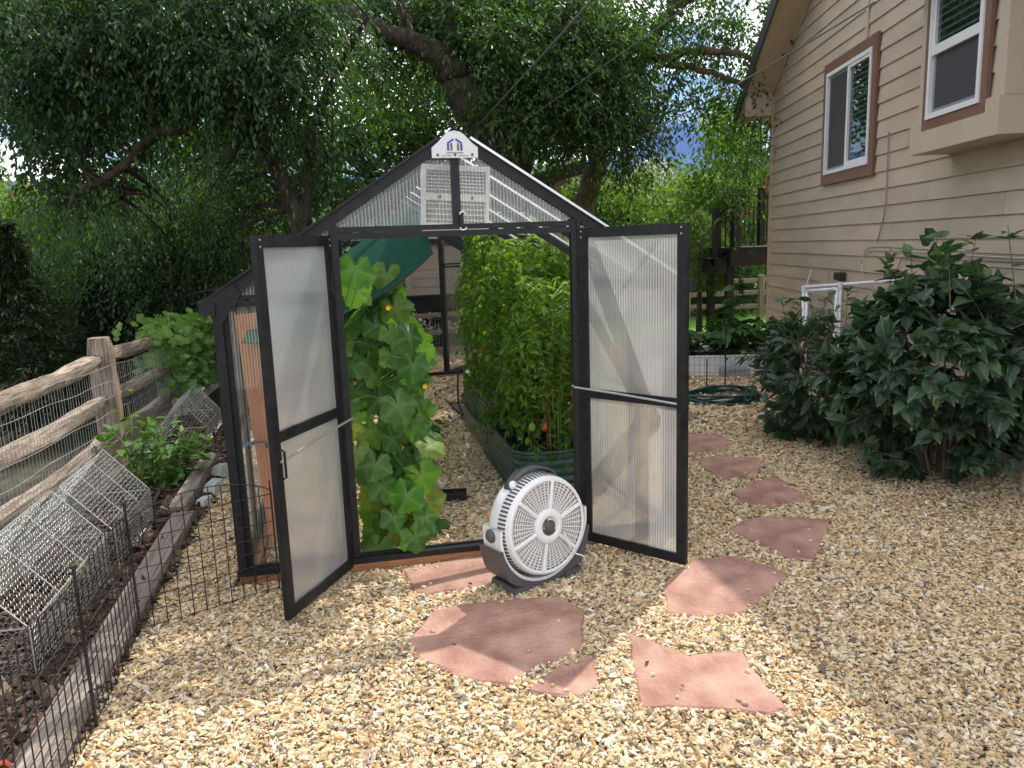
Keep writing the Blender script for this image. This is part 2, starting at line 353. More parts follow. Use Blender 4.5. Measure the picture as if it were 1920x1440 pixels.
def heart():
    half = [(-.03,.22,.05),(.06,.42,.10),(.28,.50,.11),(.55,.38,.07),(.8,.16,-.02)]; rib = [(.05,.0,0),(.28,0,.0),(.55,0,-.02),(.8,0,-.06),(1.02,0,-.13)]
    P = []; vn = []
    for x,y,z in rib: P += [(x,.013,z),(x,-.013,z)]; vn += [.8,.8]
    o = len(P)
    for sg in (1,-1):
        for x,y,z in rib[:4]: P.append((x,.05*sg,z+.012)); vn.append(0)
        for x,y,z in half: P.append((x,y*sg,z)); vn.append(0)
    F = []
    for i in range(4): F.append((2*i,2*i+1,2*i+3,2*i+2))
    for k,sg in ((0,1),(1,-1)):
        b = o+9*k; q = lambda *f: F.append(f if sg > 0 else f[::-1])
        for i in range(3): q(2*i+k, 2*i+2+k, b+i+1, b+i)
        q(6+k, 8+k, b+3)
        q(b,b+5,b+4); q(b,b+1,b+6,b+5); q(b+1,b+2,b+7,b+6); q(b+2,b+3,b+8,b+7); q(b+3,8+k,b+8)
    return V(P), F, V(vn)
HEART = heart()
def lobed():
    n = 41; P = [(.36,0,.03)]; vn = [1.0]
    for rr in (.5,1.0):
        for i in range(n):
            a = -pi*.93+2*pi*.93*i/(n-1); tip = abs(math.cos(2.5*a))**1.6; lob = .41+.105*tip+.05*math.cos(a)+(.016 if i % 2 else -.012)
            if abs(a) > 2.55: lob *= .92
            r = lob*rr; P.append((.36+r*math.cos(a), r*1.08*math.sin(a), .03-.22*r*r-.05*abs(math.sin(a))*r*2+.035*rr*(tip-.5)))
            vn.append((.9 if tip > .93 else 0)*(1-.35*rr))
    F = [(0,1+i,2+i) for i in range(n-1)]+[(1+i,1+n+i,2+n+i,2+i) for i in range(n-1)]
    return V(P), F, V(vn)
LOBED = lobed()
def foliage(name, pos, d, up, ln, wd, m, tmpl=RHOMB, parent=None, loc=None, rnd=None, smooth=False, jit=0):
    X, Y, Z = frames(d, up)
    sz = np.stack([ln, wd, ln], 1)
    return stamp(name, tmpl[0], tmpl[1], pos, X, Y, Z, sz, m, parent, loc, rnd, jitter=jit, smooth=smooth, vein=tmpl[2] if len(tmpl) > 2 else None)
def rvec(n): return nrm(rng.normal(size=(n,3)))
def sprays(cen, n_leaf, L, droop, leaf, wid=.42, spread=1.0, outward=None):
    """drooping twigs of leaves: returns pos, dir, up, len, wid"""
    n = len(cen); h = rvec(n); h[:,2] = h[:,2]*.5
    if outward is not None: h = h*spread+outward
    h = nrm(h); t = np.linspace(.05, 1, n_leaf)[None,:,None]
    LL = (L*(.6+.8*rng.random(n)))[:,None,None]
    p = cen[:,None,:]+h[:,None,:]*t*LL
    p[...,2] -= (droop*(.5+rng.random(n))[:,None]*LL[...,0]*t[...,0]**2)
    tan = h[:,None,:]*np.ones_like(t); tan = tan.copy(); tan[...,2] -= 2*droop*t[...,0]
    side = np.cross(tan, V([0,0,1.])); sg = np.where(np.arange(n_leaf)%2==0, 1, -1)[None,:,None]
    ld = nrm((tan + side*sg*.9 + rng.normal(0,.35,p.shape)).reshape(-1,3)); p = p.reshape(-1,3) + rng.normal(0,.02,(n*n_leaf,3))
    ld[:,2] -= .35
    up = V([0,0,1.]) + rng.normal(0,.75,(len(p),3))
    ln = leaf*(.65+.7*rng.random(len(p)))
    return p, nrm(ld), up, ln, ln*wid
def spline(P, n=6):
    P = np.asarray(P, float); out = []
    Q = np.concatenate([[2*P[0]-P[1]], P, [2*P[-1]-P[-2]]])
    for i in range(1, len(Q)-2):
        for t in np.linspace(0,1,n,endpoint=False):
            a,b,c,d = Q[i-1:i+3]; out.append(.5*((2*b)+(-a+c)*t+(2*a-5*b+4*c-d)*t*t+(-a+3*b-3*c+d)*t**3))
    out.append(P[-1]); return V(out)

# ------------------------------------------------------------------ world, sun, camera
W = bpy.data.worlds.new('World'); S.world = W; W.use_nodes = True
nt = W.node_tree; N = nt.nodes; L = nt.links; bg = N['Background']
sky = N.new('ShaderNodeTexSky'); sky.sky_type = 'NISHITA'; sky.sun_disc = False; sky.sun_elevation = math.radians(54); sky.sun_rotation = math.radians(45)
sky.altitude = 1900; sky.air_density = 1.0; sky.dust_density = .6; sky.ozone_density = 1.5
tc = N.new('ShaderNodeTexCoord'); mp = N.new('ShaderNodeMapping'); mp.inputs['Scale'].default_value = (1,1,2.6); L.new(tc.outputs['Generated'], mp.inputs['Vector'])
no = N.new('ShaderNodeTexNoise'); no.inputs['Scale'].default_value = 3.2; no.inputs['Detail'].default_value = 7; no.inputs['Roughness'].default_value = .58; L.new(mp.outputs[0], no.inputs['Vector'])
cr = N.new('ShaderNodeValToRGB'); cr.color_ramp.elements[0].position = .475; cr.color_ramp.elements[1].position = .58; L.new(no.outputs['Fac'], cr.inputs['Fac'])
mx = N.new('ShaderNodeMix'); mx.data_type = 'RGBA'; mx.inputs[7].default_value = (22,22,22.2,1); L.new(cr.outputs['Color'], mx.inputs[0]); L.new(sky.outputs[0], mx.inputs[6]); L.new(mx.outputs[2], bg.inputs['Color'])
bg.inputs['Strength'].default_value = .15
sun = bpy.data.lights.new('sun', 'SUN'); sun.energy = 5.0; sun.angle = math.radians(.53); sun.color = (1,.955,.88)
so = bpy.data.objects.new('sun', sun); COL.objects.link(so); so.rotation_euler = Vector((-.514,-.506,-1)).to_track_quat('-Z','Y').to_euler(); so.location = (10,10,20)
cam = bpy.data.cameras.new('camera'); cam.sensor_width = 36; cam.lens = FPX/1920*36; cam.clip_start = .05; cam.clip_end = 9000
co = bpy.data.objects.new('camera', cam); COL.objects.link(co)
co.matrix_world = Matrix(((CR_[0],CU_[0],-CF_[0],CP_[0]),(CR_[1],CU_[1],-CF_[1],CP_[1]),(CR_[2],CU_[2],-CF_[2],CP_[2]),(0,0,0,1)))
S.camera = co
S.view_settings.view_transform = 'Standard'; S.view_settings.look = 'None'; S.view_settings.exposure = 0
S.cycles.max_bounces = 8; S.cycles.transparent_max_bounces = 24; S.cycles.transmission_bounces = 6; S.cycles.caustics_reflective = False; S.cycles.caustics_refractive = False
S.cycles.use_denoising = True
# ------------------------------------------------------------------ terrain
def hgt(x, y):
    x = np.asarray(x, float); y = np.asarray(y, float)
    d = np.maximum(0, -2.35-x); z = -.14*np.minimum(1, d/.25) - .22*np.minimum(d, 14)
    z = z - .02*np.maximum(0, np.minimum(-1.75-x, .6))
    r = np.hypot(x, y); z = z + np.where(y > 25, .02*(y-25), 0)*np.clip((x+10)/20, 0, 1)
    return z
xs = np.unique(np.concatenate([-np.geomspace(12, 4000, 18), np.linspace(-12, 14, 105), np.geomspace(14.5, 4000, 18)]))
ys = np.unique(np.concatenate([-np.geomspace(8, 300, 8), np.linspace(-7, 20, 90), np.geomspace(21, 5000, 20)]))
XX, YY = np.meshgrid(xs, ys, indexing='ij'); ZZ = hgt(XX, YY) - .03
gm = MB().grid(np.stack([XX, YY, ZZ], -1)); o = gm.build('ground', M['earth'], smooth=True); tag(o, kind='structure')
# gravel yard base sheet, mulch bed, lawn
def sheet(name, poly, z, m):
    p = V([(x, y, z) for x, y in poly]); o = raw_mesh(name, p, [tuple(range(len(p)))], m=m); return tag(o, kind='structure')
M['gravelbase'] = mat('gravel_bed', (.22,.165,.11), .9, (.42,.33,.23), 40, 1.0, 55)
sheet('gravel_yard', [(-1.66,-6),(9,-6),(9,2.5),(4.6,5.4),(4.6,8.4),(-1.66,8.4)], -.012, M['gravelbase'])
mb = MB(); gx = np.linspace(-2.36,-1.70,8); gy = np.linspace(-5,7.5,60)
mbp = V([[ (x,y,.0+.02*math.sin(y*2.3+x*5)) for y in gy] for x in gx]); tag(MB().grid(mbp).build('mulch_bed', M['mulchbase'], smooth=True), kind='structure')
sheet('lawn', [(4.5,8.2),(12,6.5),(16,16),(5,17)], -.008, M['lawn'])

# flagstones (outlines traced on the ground)
ST = [
 ([(753,1068),(800,1060),(905,1038),(935,1050),(935,1090),(890,1103),(800,1115),(775,1113),(768,1095)], 'reddish flagstone doorstep just in front of the greenhouse sill, left of the fan'),
 ([(763,1200),(790,1172),(812,1145),(880,1131),(960,1124),(1050,1118),(1097,1145),(1094,1180),(1098,1210),(1080,1222),(1020,1245),(985,1262),(955,1285),(900,1280),(850,1268),(832,1255),(790,1240),(779,1225)], 'largest red flagstone, lying in the sun in front of the fan'),
 ([(988,1295),(1020,1268),(1060,1240),(1113,1226),(1117,1255),(1121,1285),(1090,1308),(1030,1305)], 'smallest triangular red flagstone tucked beside the largest stone'),
 ([(1177,1188),(1215,1200),(1255,1216),(1290,1228),(1320,1225),(1395,1222),(1410,1250),(1430,1278),(1450,1300),(1478,1330),(1450,1340),(1350,1332),(1260,1328),(1200,1330),(1192,1290),(1183,1240)], 'nearest red flagstone, four sided with a notched top edge, in the sun'),
 ([(1242,1095),(1270,1070),(1300,1050),(1375,1042),(1440,1060),(1490,1080),(1450,1100),(1420,1135),(1380,1155),(1300,1158),(1248,1150)], 'red flagstone below the free edge of the right door, half in shade'),
 ([(1362,995),(1390,978),(1425,968),(1500,970),(1557,975),(1545,1010),(1528,1050),(1480,1048),(1400,1010)], 'shaded pinkish flagstone, the right-most one of the path'),
 ([(1375,925),(1410,905),(1455,893),(1490,915),(1525,940),(1450,950),(1390,945)], 'pointed flagstone, third from the far end of the path'),
 ([(1298,862),(1345,855),(1430,860),(1425,885),(1390,893),(1350,900)], 'narrow flagstone, second from the far end of the path'),
 ([(1287,815),(1340,813),(1370,823),(1362,842),(1320,850),(1275,848),(1260,830)], 'farthest flagstone, partly hidden behind the right door, half lit'),
]
stone_polys = []
for poly, lab in ST:
    P = V([G(*q, .02) for q in poly]); 
    # roughen outline
    Q = []
    for i in range(len(P)):
        a, b = P[i], P[(i+1)%len(P)]; n_ = max(2, int(np.linalg.norm(b-a)/.05))
        for t in range(n_):
            q = a+(b-a)*t/n_; q = q + V([rng.normal(0,.0035), rng.normal(0,.0035), 0]); Q.append(q)
    Q = V(Q); c = Q.mean(0); stone_polys.append(Q[:,:2])
    n_ = len(Q); ins = c+(Q-c)*(1-.012/np.linalg.norm(Q-c,axis=1,keepdims=True)); top = ins.copy(); top[:,2] = .026; mid = Q.copy(); mid[:,2] = .016; bot = Q.copy(); bot[:,2] = -.03
    in2 = c+(Q-c)*.6; in2[:,2] = .026+rng.normal(0,.0012,n_)
    F = [(i,(i+1)%n_,n_+(i+1)%n_,n_+i) for i in range(n_)]+[(n_+i,n_+(i+1)%n_,2*n_+(i+1)%n_,2*n_+i) for i in range(n_)]+[(2*n_+i,2*n_+(i+1)%n_,3*n_+(i+1)%n_,3*n_+i) for i in range(n_)]+[tuple(range(3*n_,4*n_))]
    o = raw_mesh('flagstone', np.concatenate([bot,mid,top,in2]), F, m=M['stone'], loc=(c[0],c[1],0)); auto_smooth(o, 30)
    tag(o, lab, 'flagstone', 'flagstones laid in the gravel')
def inpoly(pts, poly):
    x, y = pts[:,0], pts[:,1]; ins = np.zeros(len(pts), bool); j = len(poly)-1
    for i in range(len(poly)):
        xi, yi = poly[i]; xj, yj = poly[j]
        c = ((yi > y) != (yj > y)) & (x < (xj-xi)*(y-yi)/(yj-yi+1e-12)+xi); ins ^= c; j = i
    return ins
# gravel: real chips
ico = []; ph = (1+5**.5)/2
for a in (-1,1):
    for b in (-ph,ph): ico += [(0,a,b),(a,b,0),(b,0,a)]
ico = nrm(V(ico))
def hull_faces(v):
    F = []
    n = len(v)
    for i in range(n):
        for j in range(i+1,n):
            for k in range(j+1,n):
                nn = np.cross(v[j]-v[i], v[k]-v[i]); d = (v-v[i])@nn
                if (d <= 1e-6).all(): F.append((i,j,k))
                elif (d >= -1e-6).all(): F.append((i,k,j))
    return F
icoF = hull_faces(ico)
cub = V([(x,y,z) for z in (-.7,.7) for y in (-.8,.8) for x in (-.8,.8)]); cubF = [(0,2,3,1),(4,5,7,6),(0,1,5,4),(2,6,7,3),(0,4,6,2),(1,3,7,5)]
wed = V([(-1,-.5,-.5),(.2,-.9,-.6),(1,-.1,-.4),(.5,.8,-.5),(-.7,.7,-.6),(-.6,-.2,.5),(.3,-.6,.6),(.6,.3,.55),(-.2,.5,.6)]); wedF = hull_faces(wed)
def in_view(p, marg=90):
    d = p-CP_; z = d@CF_; x = 960+FPX*(d@CR_)/z; y = 720-FPX*(d@CU_)/z
    return (z > .3)&(x > -marg)&(x < 1920+marg)&(y < 1440+marg*1.6)
def scatter_gravel(name, dens, y0, y1, zlo, zhi, size, tm, tf):
    x0, x1 = -1.66, 7.5; n = int((x1-x0)*(y1-y0)*dens); p = np.stack([x0+(x1-x0)*rng.random(n), y0+(y1-y0)*rng.random(n), np.zeros(n)], 1)
    dist = (p-CP_)@HF; k = (dist >= zlo)&(dist < zhi)&in_view(p); p = p[k]
    k = np.ones(len(p), bool)
    for q in stone_polys:
        c = q.mean(0); k &= ~inpoly(p, c+(q-c)*.985)
    k &= ~((np.abs(p[:,0]) < 1.28)&(p[:,1] > -.06)&(p[:,1] < .05))
    k &= ~((p[:,0] > .45)&(p[:,0] < 1.2)&(p[:,1] > .8)&(p[:,1] < 4.4))
    k &= ~((p[:,0] > 5.6-.27*(6.8-p[:,1]) )&(p[:,1]<6.8)&(p[:,0]>3.9+.276*(p[:,1]))&(p[:,1]<7))
    p = p[k]; n = len(p)
    s = size*np.exp(rng.normal(0,.36,n)); asp = .48+.38*rng.random(n); th = .22+.26*rng.random(n)
    sz = np.stack([s, s*asp, s*th], 1)*.5
    d = rvec(n); d[:,2] *= .35; up = rng.normal(0,.42,(n,3)); up[:,2] += 1; X, Y, Z = frames(d, up)
    p[:,2] = rng.random(n)**1.5*.022 + .004
    return stamp(name, tm, tf, p, X, Y, Z, sz*1.05, M['gravel'], rnd=np.clip(rng.random(n),0,1), jitter=.16, shear=.5)
for nm, dn, y0, y1, a, b, s_, tm, tf in (('gravel', 14500, -3.5, 1.5, .8, 4.4, .0195, wed, wedF), ('gravel', 8000, -3, 4, 4.4, 6.8, .0235, wed, wedF), ('gravel', 2000, -2.5, 9, 6.8, 13.5, .038, cub, cubF)):
    tag(scatter_gravel(nm, dn, y0, y1, a, b, s_, tm, tf), 'tan and cream crushed gravel covering the yard', 'gravel', kind='stuff')
n = 60; pb = []
for q in stone_polys:
    for _ in range(5): pb.append(np.append(q.mean(0)+(q[rng.integers(len(q))]-q.mean(0))*(.55+.4*rng.random()), .032))
pb = V(pb); n = len(pb); X, Y, Z = frames(rvec(n)*V([1,1,.1]), V([0,0,1.])+rng.normal(0,.1,(n,3))); s_ = .012+.008*rng.random(n)
tag(stamp('gravel', wed, wedF, pb, X, Y, Z, np.stack([s_,s_*.7,s_*.5],1)*.8, M['gravel'], jitter=.15, shear=.4), 'loose gravel chips lying on the flagstones', 'gravel', kind='stuff')
n = 130; p = np.stack([-1.5+4.5*rng.random(n), -2.4+5*rng.random(n), np.full(n,.036)],1); l = .02+.03*rng.random(n)
tag(foliage('leaf_litter', p, rvec(n)*V([1,1,.15]), V([0,0,1.])+rng.normal(0,.3,(n,3)), l, l*.35, M['mulch'], RHOMB), 'dry fallen leaves and bits scattered on the gravel', 'leaf litter', kind='stuff')
# mulch chips
n = 14000; p = np.stack([-2.42+.78*rng.random(n), -2.6+7.2*rng.random(n), .012+.03*rng.random(n)], 1); d = rvec(n); d[:,2] *= .3; up = rng.normal(0,.45,(n,3)); up[:,2] += 1
X, Y, Z = frames(d, up); l = .035*np.exp(rng.normal(0,.5,n)); sz = np.stack([l, .012*np.exp(rng.normal(0,.35,n)), np.full(n,.006)],1)
tag(stamp('mulch', cub, cubF, p, X, Y, Z, sz, M['mulch'], rnd=rng.random(n)**1.6, jitter=.2), 'dark reddish brown bark mulch in the side bed', 'mulch', kind='stuff')

# ------------------------------------------------------------------ greenhouse
GW, GL_, GE, GR, GH = 1.2267, 6.09, 1.478, 2.293, 1.782
gh = thing('greenhouse', 'black framed polycarbonate greenhouse with its double doors standing open', 'greenhouse', (0,0,0))
def part(name, m, fn, parent=gh, **k):
    mb_ = MB(); fn(mb_); return mb_.build(name, m, parent, **k)
sl = (GR-.03-GE)/GW
for sg in (-1,1):   # base timbers
    part('base_timber', M['sillwood'], lambda b: b.box((sg*1.2, GL_/2, .02), (.09, GL_, .07)))
part('base_timber', M['sillwood'], lambda b: b.box((0,.0,.02), (2.30,.09,.07))); part('base_timber', M['sillwood'], lambda b: b.box((0,GL_,.02), (2.30,.09,.07)))
part('sill', M['black'], lambda b: (b.box((0,-.005,.072),(2.5,.075,.03)), b.box((0,.01,.09),(2.44,.02,.012))))
part('sill', M['black'], lambda b: b.box((0,GL_,.072),(2.5,.07,.03)))
for sg in (-1,1):
    part('sill', M['black'], lambda b: b.box((sg*1.22, GL_/2, .072),(.05, GL_-.1, .03)))
    for y in (0, GL_):
        part('corner_post', M['black'], lambda b: (b.box((sg*1.222, y, .77),(.045,.05,1.37)), b.box((sg*1.185, y+(.012 if y==0 else -.012), .77),(.03,.022,1.36))))
        part('corner_plate', M['black'], lambda b: b.prism([(sg*1.29,y-.04,1.43),(sg*1.29,y-.04,1.50),(sg*1.13,y-.04,1.585),(sg*1.10,y-.04,1.53),(sg*1.13,y-.04,1.47),(sg*1.16,y-.04,1.45),(sg*1.20,y-.04,1.38),(sg*1.23,y-.04,1.38),(sg*1.25,y-.04,1.43)], (0,.012,0)))
    part('gutter', M['black'], lambda b: (b.box((sg*1.262, GL_/2, 1.462),(.075, GL_+.12, .06)), b.box((sg*1.30, GL_/2, 1.486),(.008, GL_+.12, .03))))
    for k in range(1, 10):
        y = GL_*k/10
        part('side_post', M['black'], lambda b: b.box((sg*1.222, y, .77),(.03,.04,1.36)))
    part('side_rail', M['black'], lambda b: b.box((sg*1.215, GL_/2, .80),(.02, GL_-.08, .03)))
    for k in range(11):
        y = GL_*k/10; w = .035 if 0 < k < 10 else .05
        a = V([sg*1.235, y, GE+.015]); c = V([sg*.015, y, GR-.02]); u = V([sg*sl, 0, 1])/math.hypot(sl,1)
        part('rafter', M['black'], lambda b: (b.bar(a, c, w, .05, up=u), None))
        part('rafter_cap', M['cap'] if sg > 0 else M['black'], lambda b: b.bar(a+u*.031, c+u*.031+V([sg*.05,0,-.05*sl]), w*1.9 if k in (0,10) else w*1.5, .012, up=u))  # right slope caps coloured pale as glare, left ones keep the black trim
    # roof + side sheets
    for k in range(10):
        y0, y1 = GL_*k/10+.02, GL_*(k+1)/10-.02; u = V([sg*sl,0,1])/math.hypot(sl,1)*.012
        panel('roof_panel', V([(sg*1.235,y0,GE+.015),(sg*1.235,y1,GE+.015),(sg*.02,y1,GR-.02),(sg*.02,y0,GR-.02)])+u, M['poly_roof'], gh, (0,1,0))
        panel('side_panel', [(sg*1.226,y0,.09),(sg*1.226,y1,.09),(sg*1.226,y1,1.45),(sg*1.226,y0,1.45)], M['poly_side'], gh, (0,1,0))
part('ridge_beam', M['black'], lambda b: b.box((0, GL_/2, GR-.03),(.05, GL_, .05)))
part('ridge_cap', M['black'], lambda b: b.prism([(-.07,-.02,GR-.035),(0,-.02,GR+.022),(.07,-.02,GR-.035),(.07,-.02,GR-.025),(0,-.02,GR+.032),(-.07,-.02,GR-.025)], (0,GL_+.04,0)))
for y in (0, GL_):
    f = -1 if y == 0 else 1
    for sg in (-1,1):
        part('door_jamb', M['black'], lambda b: (b.box((sg*.625, y, .97),(.03,.045,1.76)), b.box((sg*.648, y+f*.02, .97),(.018,.02,1.76))))
        part('tie_rail', M['black'], lambda b: (b.box((sg*.912, y, GE),(.54,.04,.022)), b.box((sg*.912, y, GE+.034),(.54,.03,.02))))
    part('header', M['black'], lambda b: (b.box((0, y, GH+.012),(1.22,.045,.03)), b.box((0, y+f*.012, GH+.045),(1.22,.03,.026))))
    part('king_post', M['black'], lambda b: b.box((0, y, (GH+GR)/2),(.042,.04,GR-GH-.11)))
    zt = lambda x: GE+.0+(GW-abs(x))*sl-.01
    for sg in (-1,1):
        panel('gable_panel', [(sg*.02,y+.006,GH+.05),(sg*.615,y+.006,GH+.05),(sg*.615,y+.006,zt(.615)),(sg*.02,y+.006,zt(.02))], M['poly_gable'], gh, (1,0,0))
        panel('gable_panel', [(sg*.655,y+.006,GE+.04),(sg*1.19,y+.006,GE+.04),(sg*.655,y+.006,zt(.655))], M['poly_gable'], gh, (1,0,0))
        panel('end_panel', [(sg*.655,y+.006,.09),(sg*1.205,y+.006,.09),(sg*1.205,y+.006,GE),(sg*.655,y+.006,GE)], M['poly_side'], gh, (1,0,0))
# ridge badge with the house logo
bd = [(-.115,1.0),(-.115,.045),(-.09,.062),(-.045,.098),(-.02,.108),(.02,.108),(.045,.098),(.09,.062),(.115,.045)]
bp_ = [(-.118,-.043,GR-.125)]+[(-.118,-.043,GR-.075),(-.085,-.043,GR-.048),(-.05,-.043,GR-.012),(-.03,-.043,GR+.002),(0,-.043,GR+.008),(.03,-.043,GR+.002),(.05,-.043,GR-.012),(.085,-.043,GR-.048),(.118,-.043,GR-.075),(.118,-.043,GR-.125)]
badge = part('ridge_badge', M['white'], lambda b: b.prism(bp_, (0,.01,0)))
lz = GR-.088; yy = -.0455
part('logo_frame', M['logo_blue'], lambda b: (b.box((-.034,yy,lz+.015),(.009,.003,.032)), b.box((.034,yy,lz+.015),(.009,.003,.032)), b.bar((-.037,yy,lz+.034),(-.006,yy,lz+.054),.003,.007,up=(0,0,1)), b.bar((.037,yy,lz+.034),(.006,yy,lz+.054),.003,.007,up=(0,0,1))), badge)
part('logo_wall', M['logo_green'], lambda b: (b.box((-.017,yy,lz+.017),(.008,.003,.034)), b.box((.017,yy,lz+.017),(.008,.003,.034)), b.box((0,yy,lz-.012),(.085,.002,.0025)), b.box((-.045,yy,lz-.026),(.05,.002,.0015)), b.box((.045,yy,lz-.026),(.05,.002,.0015))), badge)
part('badge_bolt', M['darkstrap'], lambda b: [b.lathe([(.001,.008),(.005,.007),(.006,.004),(.006,0)], (x,-.0435,GR-.110), (0,-1,0), 10) for x in (-.088,0,.088)], badge)
# latch on the header
def latch(b):
    b.box((.02,-.032,GH+.075),(.02,.012,.07))
part('header_latch', M['black'], latch)
def keeper(b):
    for (z0, a0, a1) in ((GH+.105,0,pi),(GH+.04,pi,2*pi)):
        pts = [(.026+.016*math.cos(t), -.042, z0+.014*math.sin(t)) for t in np.linspace(a0,a1,9)]; b.tube(pts, .004, 6)
part('latch_keeper', M['white'], keeper)
# doors
def door(hx, hy, ang, side, y_out, zt=1.80, zb=.045, lw=.64, panes=True, split=.905, silver=True, mp='poly_door'):
    """side -1: hinged at -hx. ang in rad from closed, opening towards y_out"""
    hx_ = side*hx; ex = V([-side*math.cos(ang), y_out*math.sin(ang), 0]); n_ = V([-ex[1], ex[0], 0]); H0 = V([hx_, hy, 0.]); z = V([0,0,1.])
    ax = [ex, n_, z]
    fr = MB(); sw = .052
    for u in (sw/2, lw-sw/2): fr.box(H0+ex*u+z*(zt+zb)/2, (sw,.028,zt-zb), ax)
    for zz in (zt-sw/2, zb+sw/2, split): fr.box(H0+ex*lw/2+z*zz, (lw-2*sw,.026,sw*(1.0 if zz != split else .95)), ax)
    d = fr.build('door', M['black'], gh)
    for nm, a, b_ in (('upper_pane', split+sw*.475, zt-sw), ('lower_pane', zb+sw, split-sw*.475)):
        panel(nm, [H0+ex*sw+z*a, H0+ex*(lw-sw)+z*a, H0+ex*(lw-sw)+z*b_, H0+ex*sw+z*b_], M[mp], d, ex)
    for zz in (1.56, .30):
        h = MB(); h.box(H0+z*zz+V([side*.0,0,0])+n_*0-ex*.02, (.075,.03,.085), ax); h.tube([H0+z*(zz-.05)+V([0,y_out*.02,0]), H0+z*(zz+.05)+V([0,y_out*.02,0])], .009, 8); h.build('hinge', M['black'], d)
    if silver:
        hd = MB(); hp = H0+ex*(lw-.02)-n_*side*.03; hd.tube([hp+z*.86, hp-n_*side*.02+z*.85, hp-n_*side*.02+z*.73, hp+z*.72], .006, 6); hd.build('door_handle', M['black'], d)
        bt = MB()
        for zz in (zt-.02, zt-.05):
            for u in (.02, lw-.03): bt.lathe([(.0005,.004),(.005,.002),(.005,0)], H0+ex*u+z*zz+n_*.0145*(-side), -side*n_, 8)
        bt.build('bolt', M['galv'], d)
    return d, H0, ex, n_
dl, H0, ex, n_ = door(.655, -.02, math.radians(118.6), -1, -1)
part('brace_rod', M['galv'], lambda b: b.tube([V([-.60,-.03,.86]), H0+ex*.3+V([0,0,.83])+n_*.03, H0+ex*.62+V([0,0,.80])+n_*.03], .006, 6), dl)
dr, H0, ex, n_ = door(.655, -.02, math.radians(128.4), 1, -1)
part('brace_rod', M['galv'], lambda b: b.tube([V([.60,-.02,.945]), V([.605,-.045,.94]), H0+ex*.25-n_*.035+V([0,0,.925]), H0+ex*.6-n_*.035+V([0,0,.905])], .006, 6), dr)
door(.655, GL_+.02, math.radians(125), 1, 1, silver=False, mp='poly_side'); door(.655, GL_+.02, math.radians(125), -1, 1, silver=False, mp='poly_side')
# things inside the greenhouse
t = thing('shade_cloth', 'green shade cloth hung in a sagging sheet under the left roof slope', 'shade cloth', (-.6,1.0,1.5))
P = []
for i, y in enumerate(np.linspace(.12, 3.2, 22)):
    row = []
    for s_ in np.linspace(0, 1, 18):
        x = -1.14+1.02*s_; zr = GE+(GW-abs(x))*sl-.03
        dr_ = .10+.33*max(0,1-(y-.12)/1.3)**1.5*min(1,(1-s_)*0+.75+.25*s_); sag = dr_*(.55+.45*min(1,s_*3))+.05*math.sin(pi*s_)+.018*math.sin(9*s_+y*4)
        row.append((x, y, zr-.03-sag))
    P.append(row)
MB().grid(P).build('cloth', M['cloth'], t, smooth=True)
part('hem_cord', M['blackrub'], lambda b: b.tube(P[0], .005, 5), t)
# louvred ventilation unit hanging behind the gable
vc = V([.035,.26,1.99]); rt = math.radians(-3.5); ax = V([[math.cos(rt),0,math.sin(rt)],[0,1,0],[-math.sin(rt),0,math.cos(rt)]])
t = thing('ventilation_unit', 'cream louvred ventilation unit hanging behind the front gable panels', 'ventilation unit', vc)
def vb(b, c, d, **k): b.box(vc+V(c)@ax, d, ax, **k)
part('housing', M['vent'], lambda b: (vb(b,(0,.10,0),(.35,.14,.32)), [vb(b,(x,.0,0),(.022,.06,.34)) for x in (-.175,.175)], [vb(b,(0,.0,z),(.33,.06,h)) for z, h in ((.155,.03),(-.155,.03),(.0,.038))], vb(b,(0,.02,-.185),(.35,.1,.03))), t)
part('grille_back', M['ventdark'], lambda b: (vb(b,(0,.026,.078),(.325,.006,.115)), vb(b,(0,.026,-.078),(.325,.006,.11))), t)
for z in np.concatenate([np.linspace(.04,.13,6), np.linspace(-.12,-.035,4)]):
    part('louvre', M['vent'], lambda b: vb(b,(0,.0,z),(.325,.012,.007)), t)
part('grille_wire', M['vent'], lambda b: [vb(b,(x,.012,z),(.003,.003,.115)) for x in np.linspace(-.16,.16,32) for z in (.078,-.078)], t)
part('knob', M['darkstrap'], lambda b: [b.lathe([(.001,.012),(.008,.01),(.009,0)], vc+V([x,-.03,0])@ax, (0,-1,0), 10) for x in (-.09,.09)], t)
part('bracket', M['galv'], lambda b: [b.bar(vc+V([x,.1,.16]), vc+V([x*.6,.1,.27]), .012,.004) for x in (-.09,.09)], t)
# boards
t = MB(); t.bar((-1.02,.36,.10),(-1.10,.42,1.40),.02,.20,up=(1,0,.02)); o = t.build('leaning_board', M['orangewood'], loc=(-1.02,.36,.05)); tag(o, 'orange brown board leaning upright behind the left side panel of the greenhouse', 'board')
t = MB(); t.box((-.71,.09,.68),(.05,.04,1.15)); o = t.build('upright_lumber', M['palewood'], loc=(-.71,.09,.1)); tag(o, 'pale lumber upright standing beside the left door jamb', 'lumber')
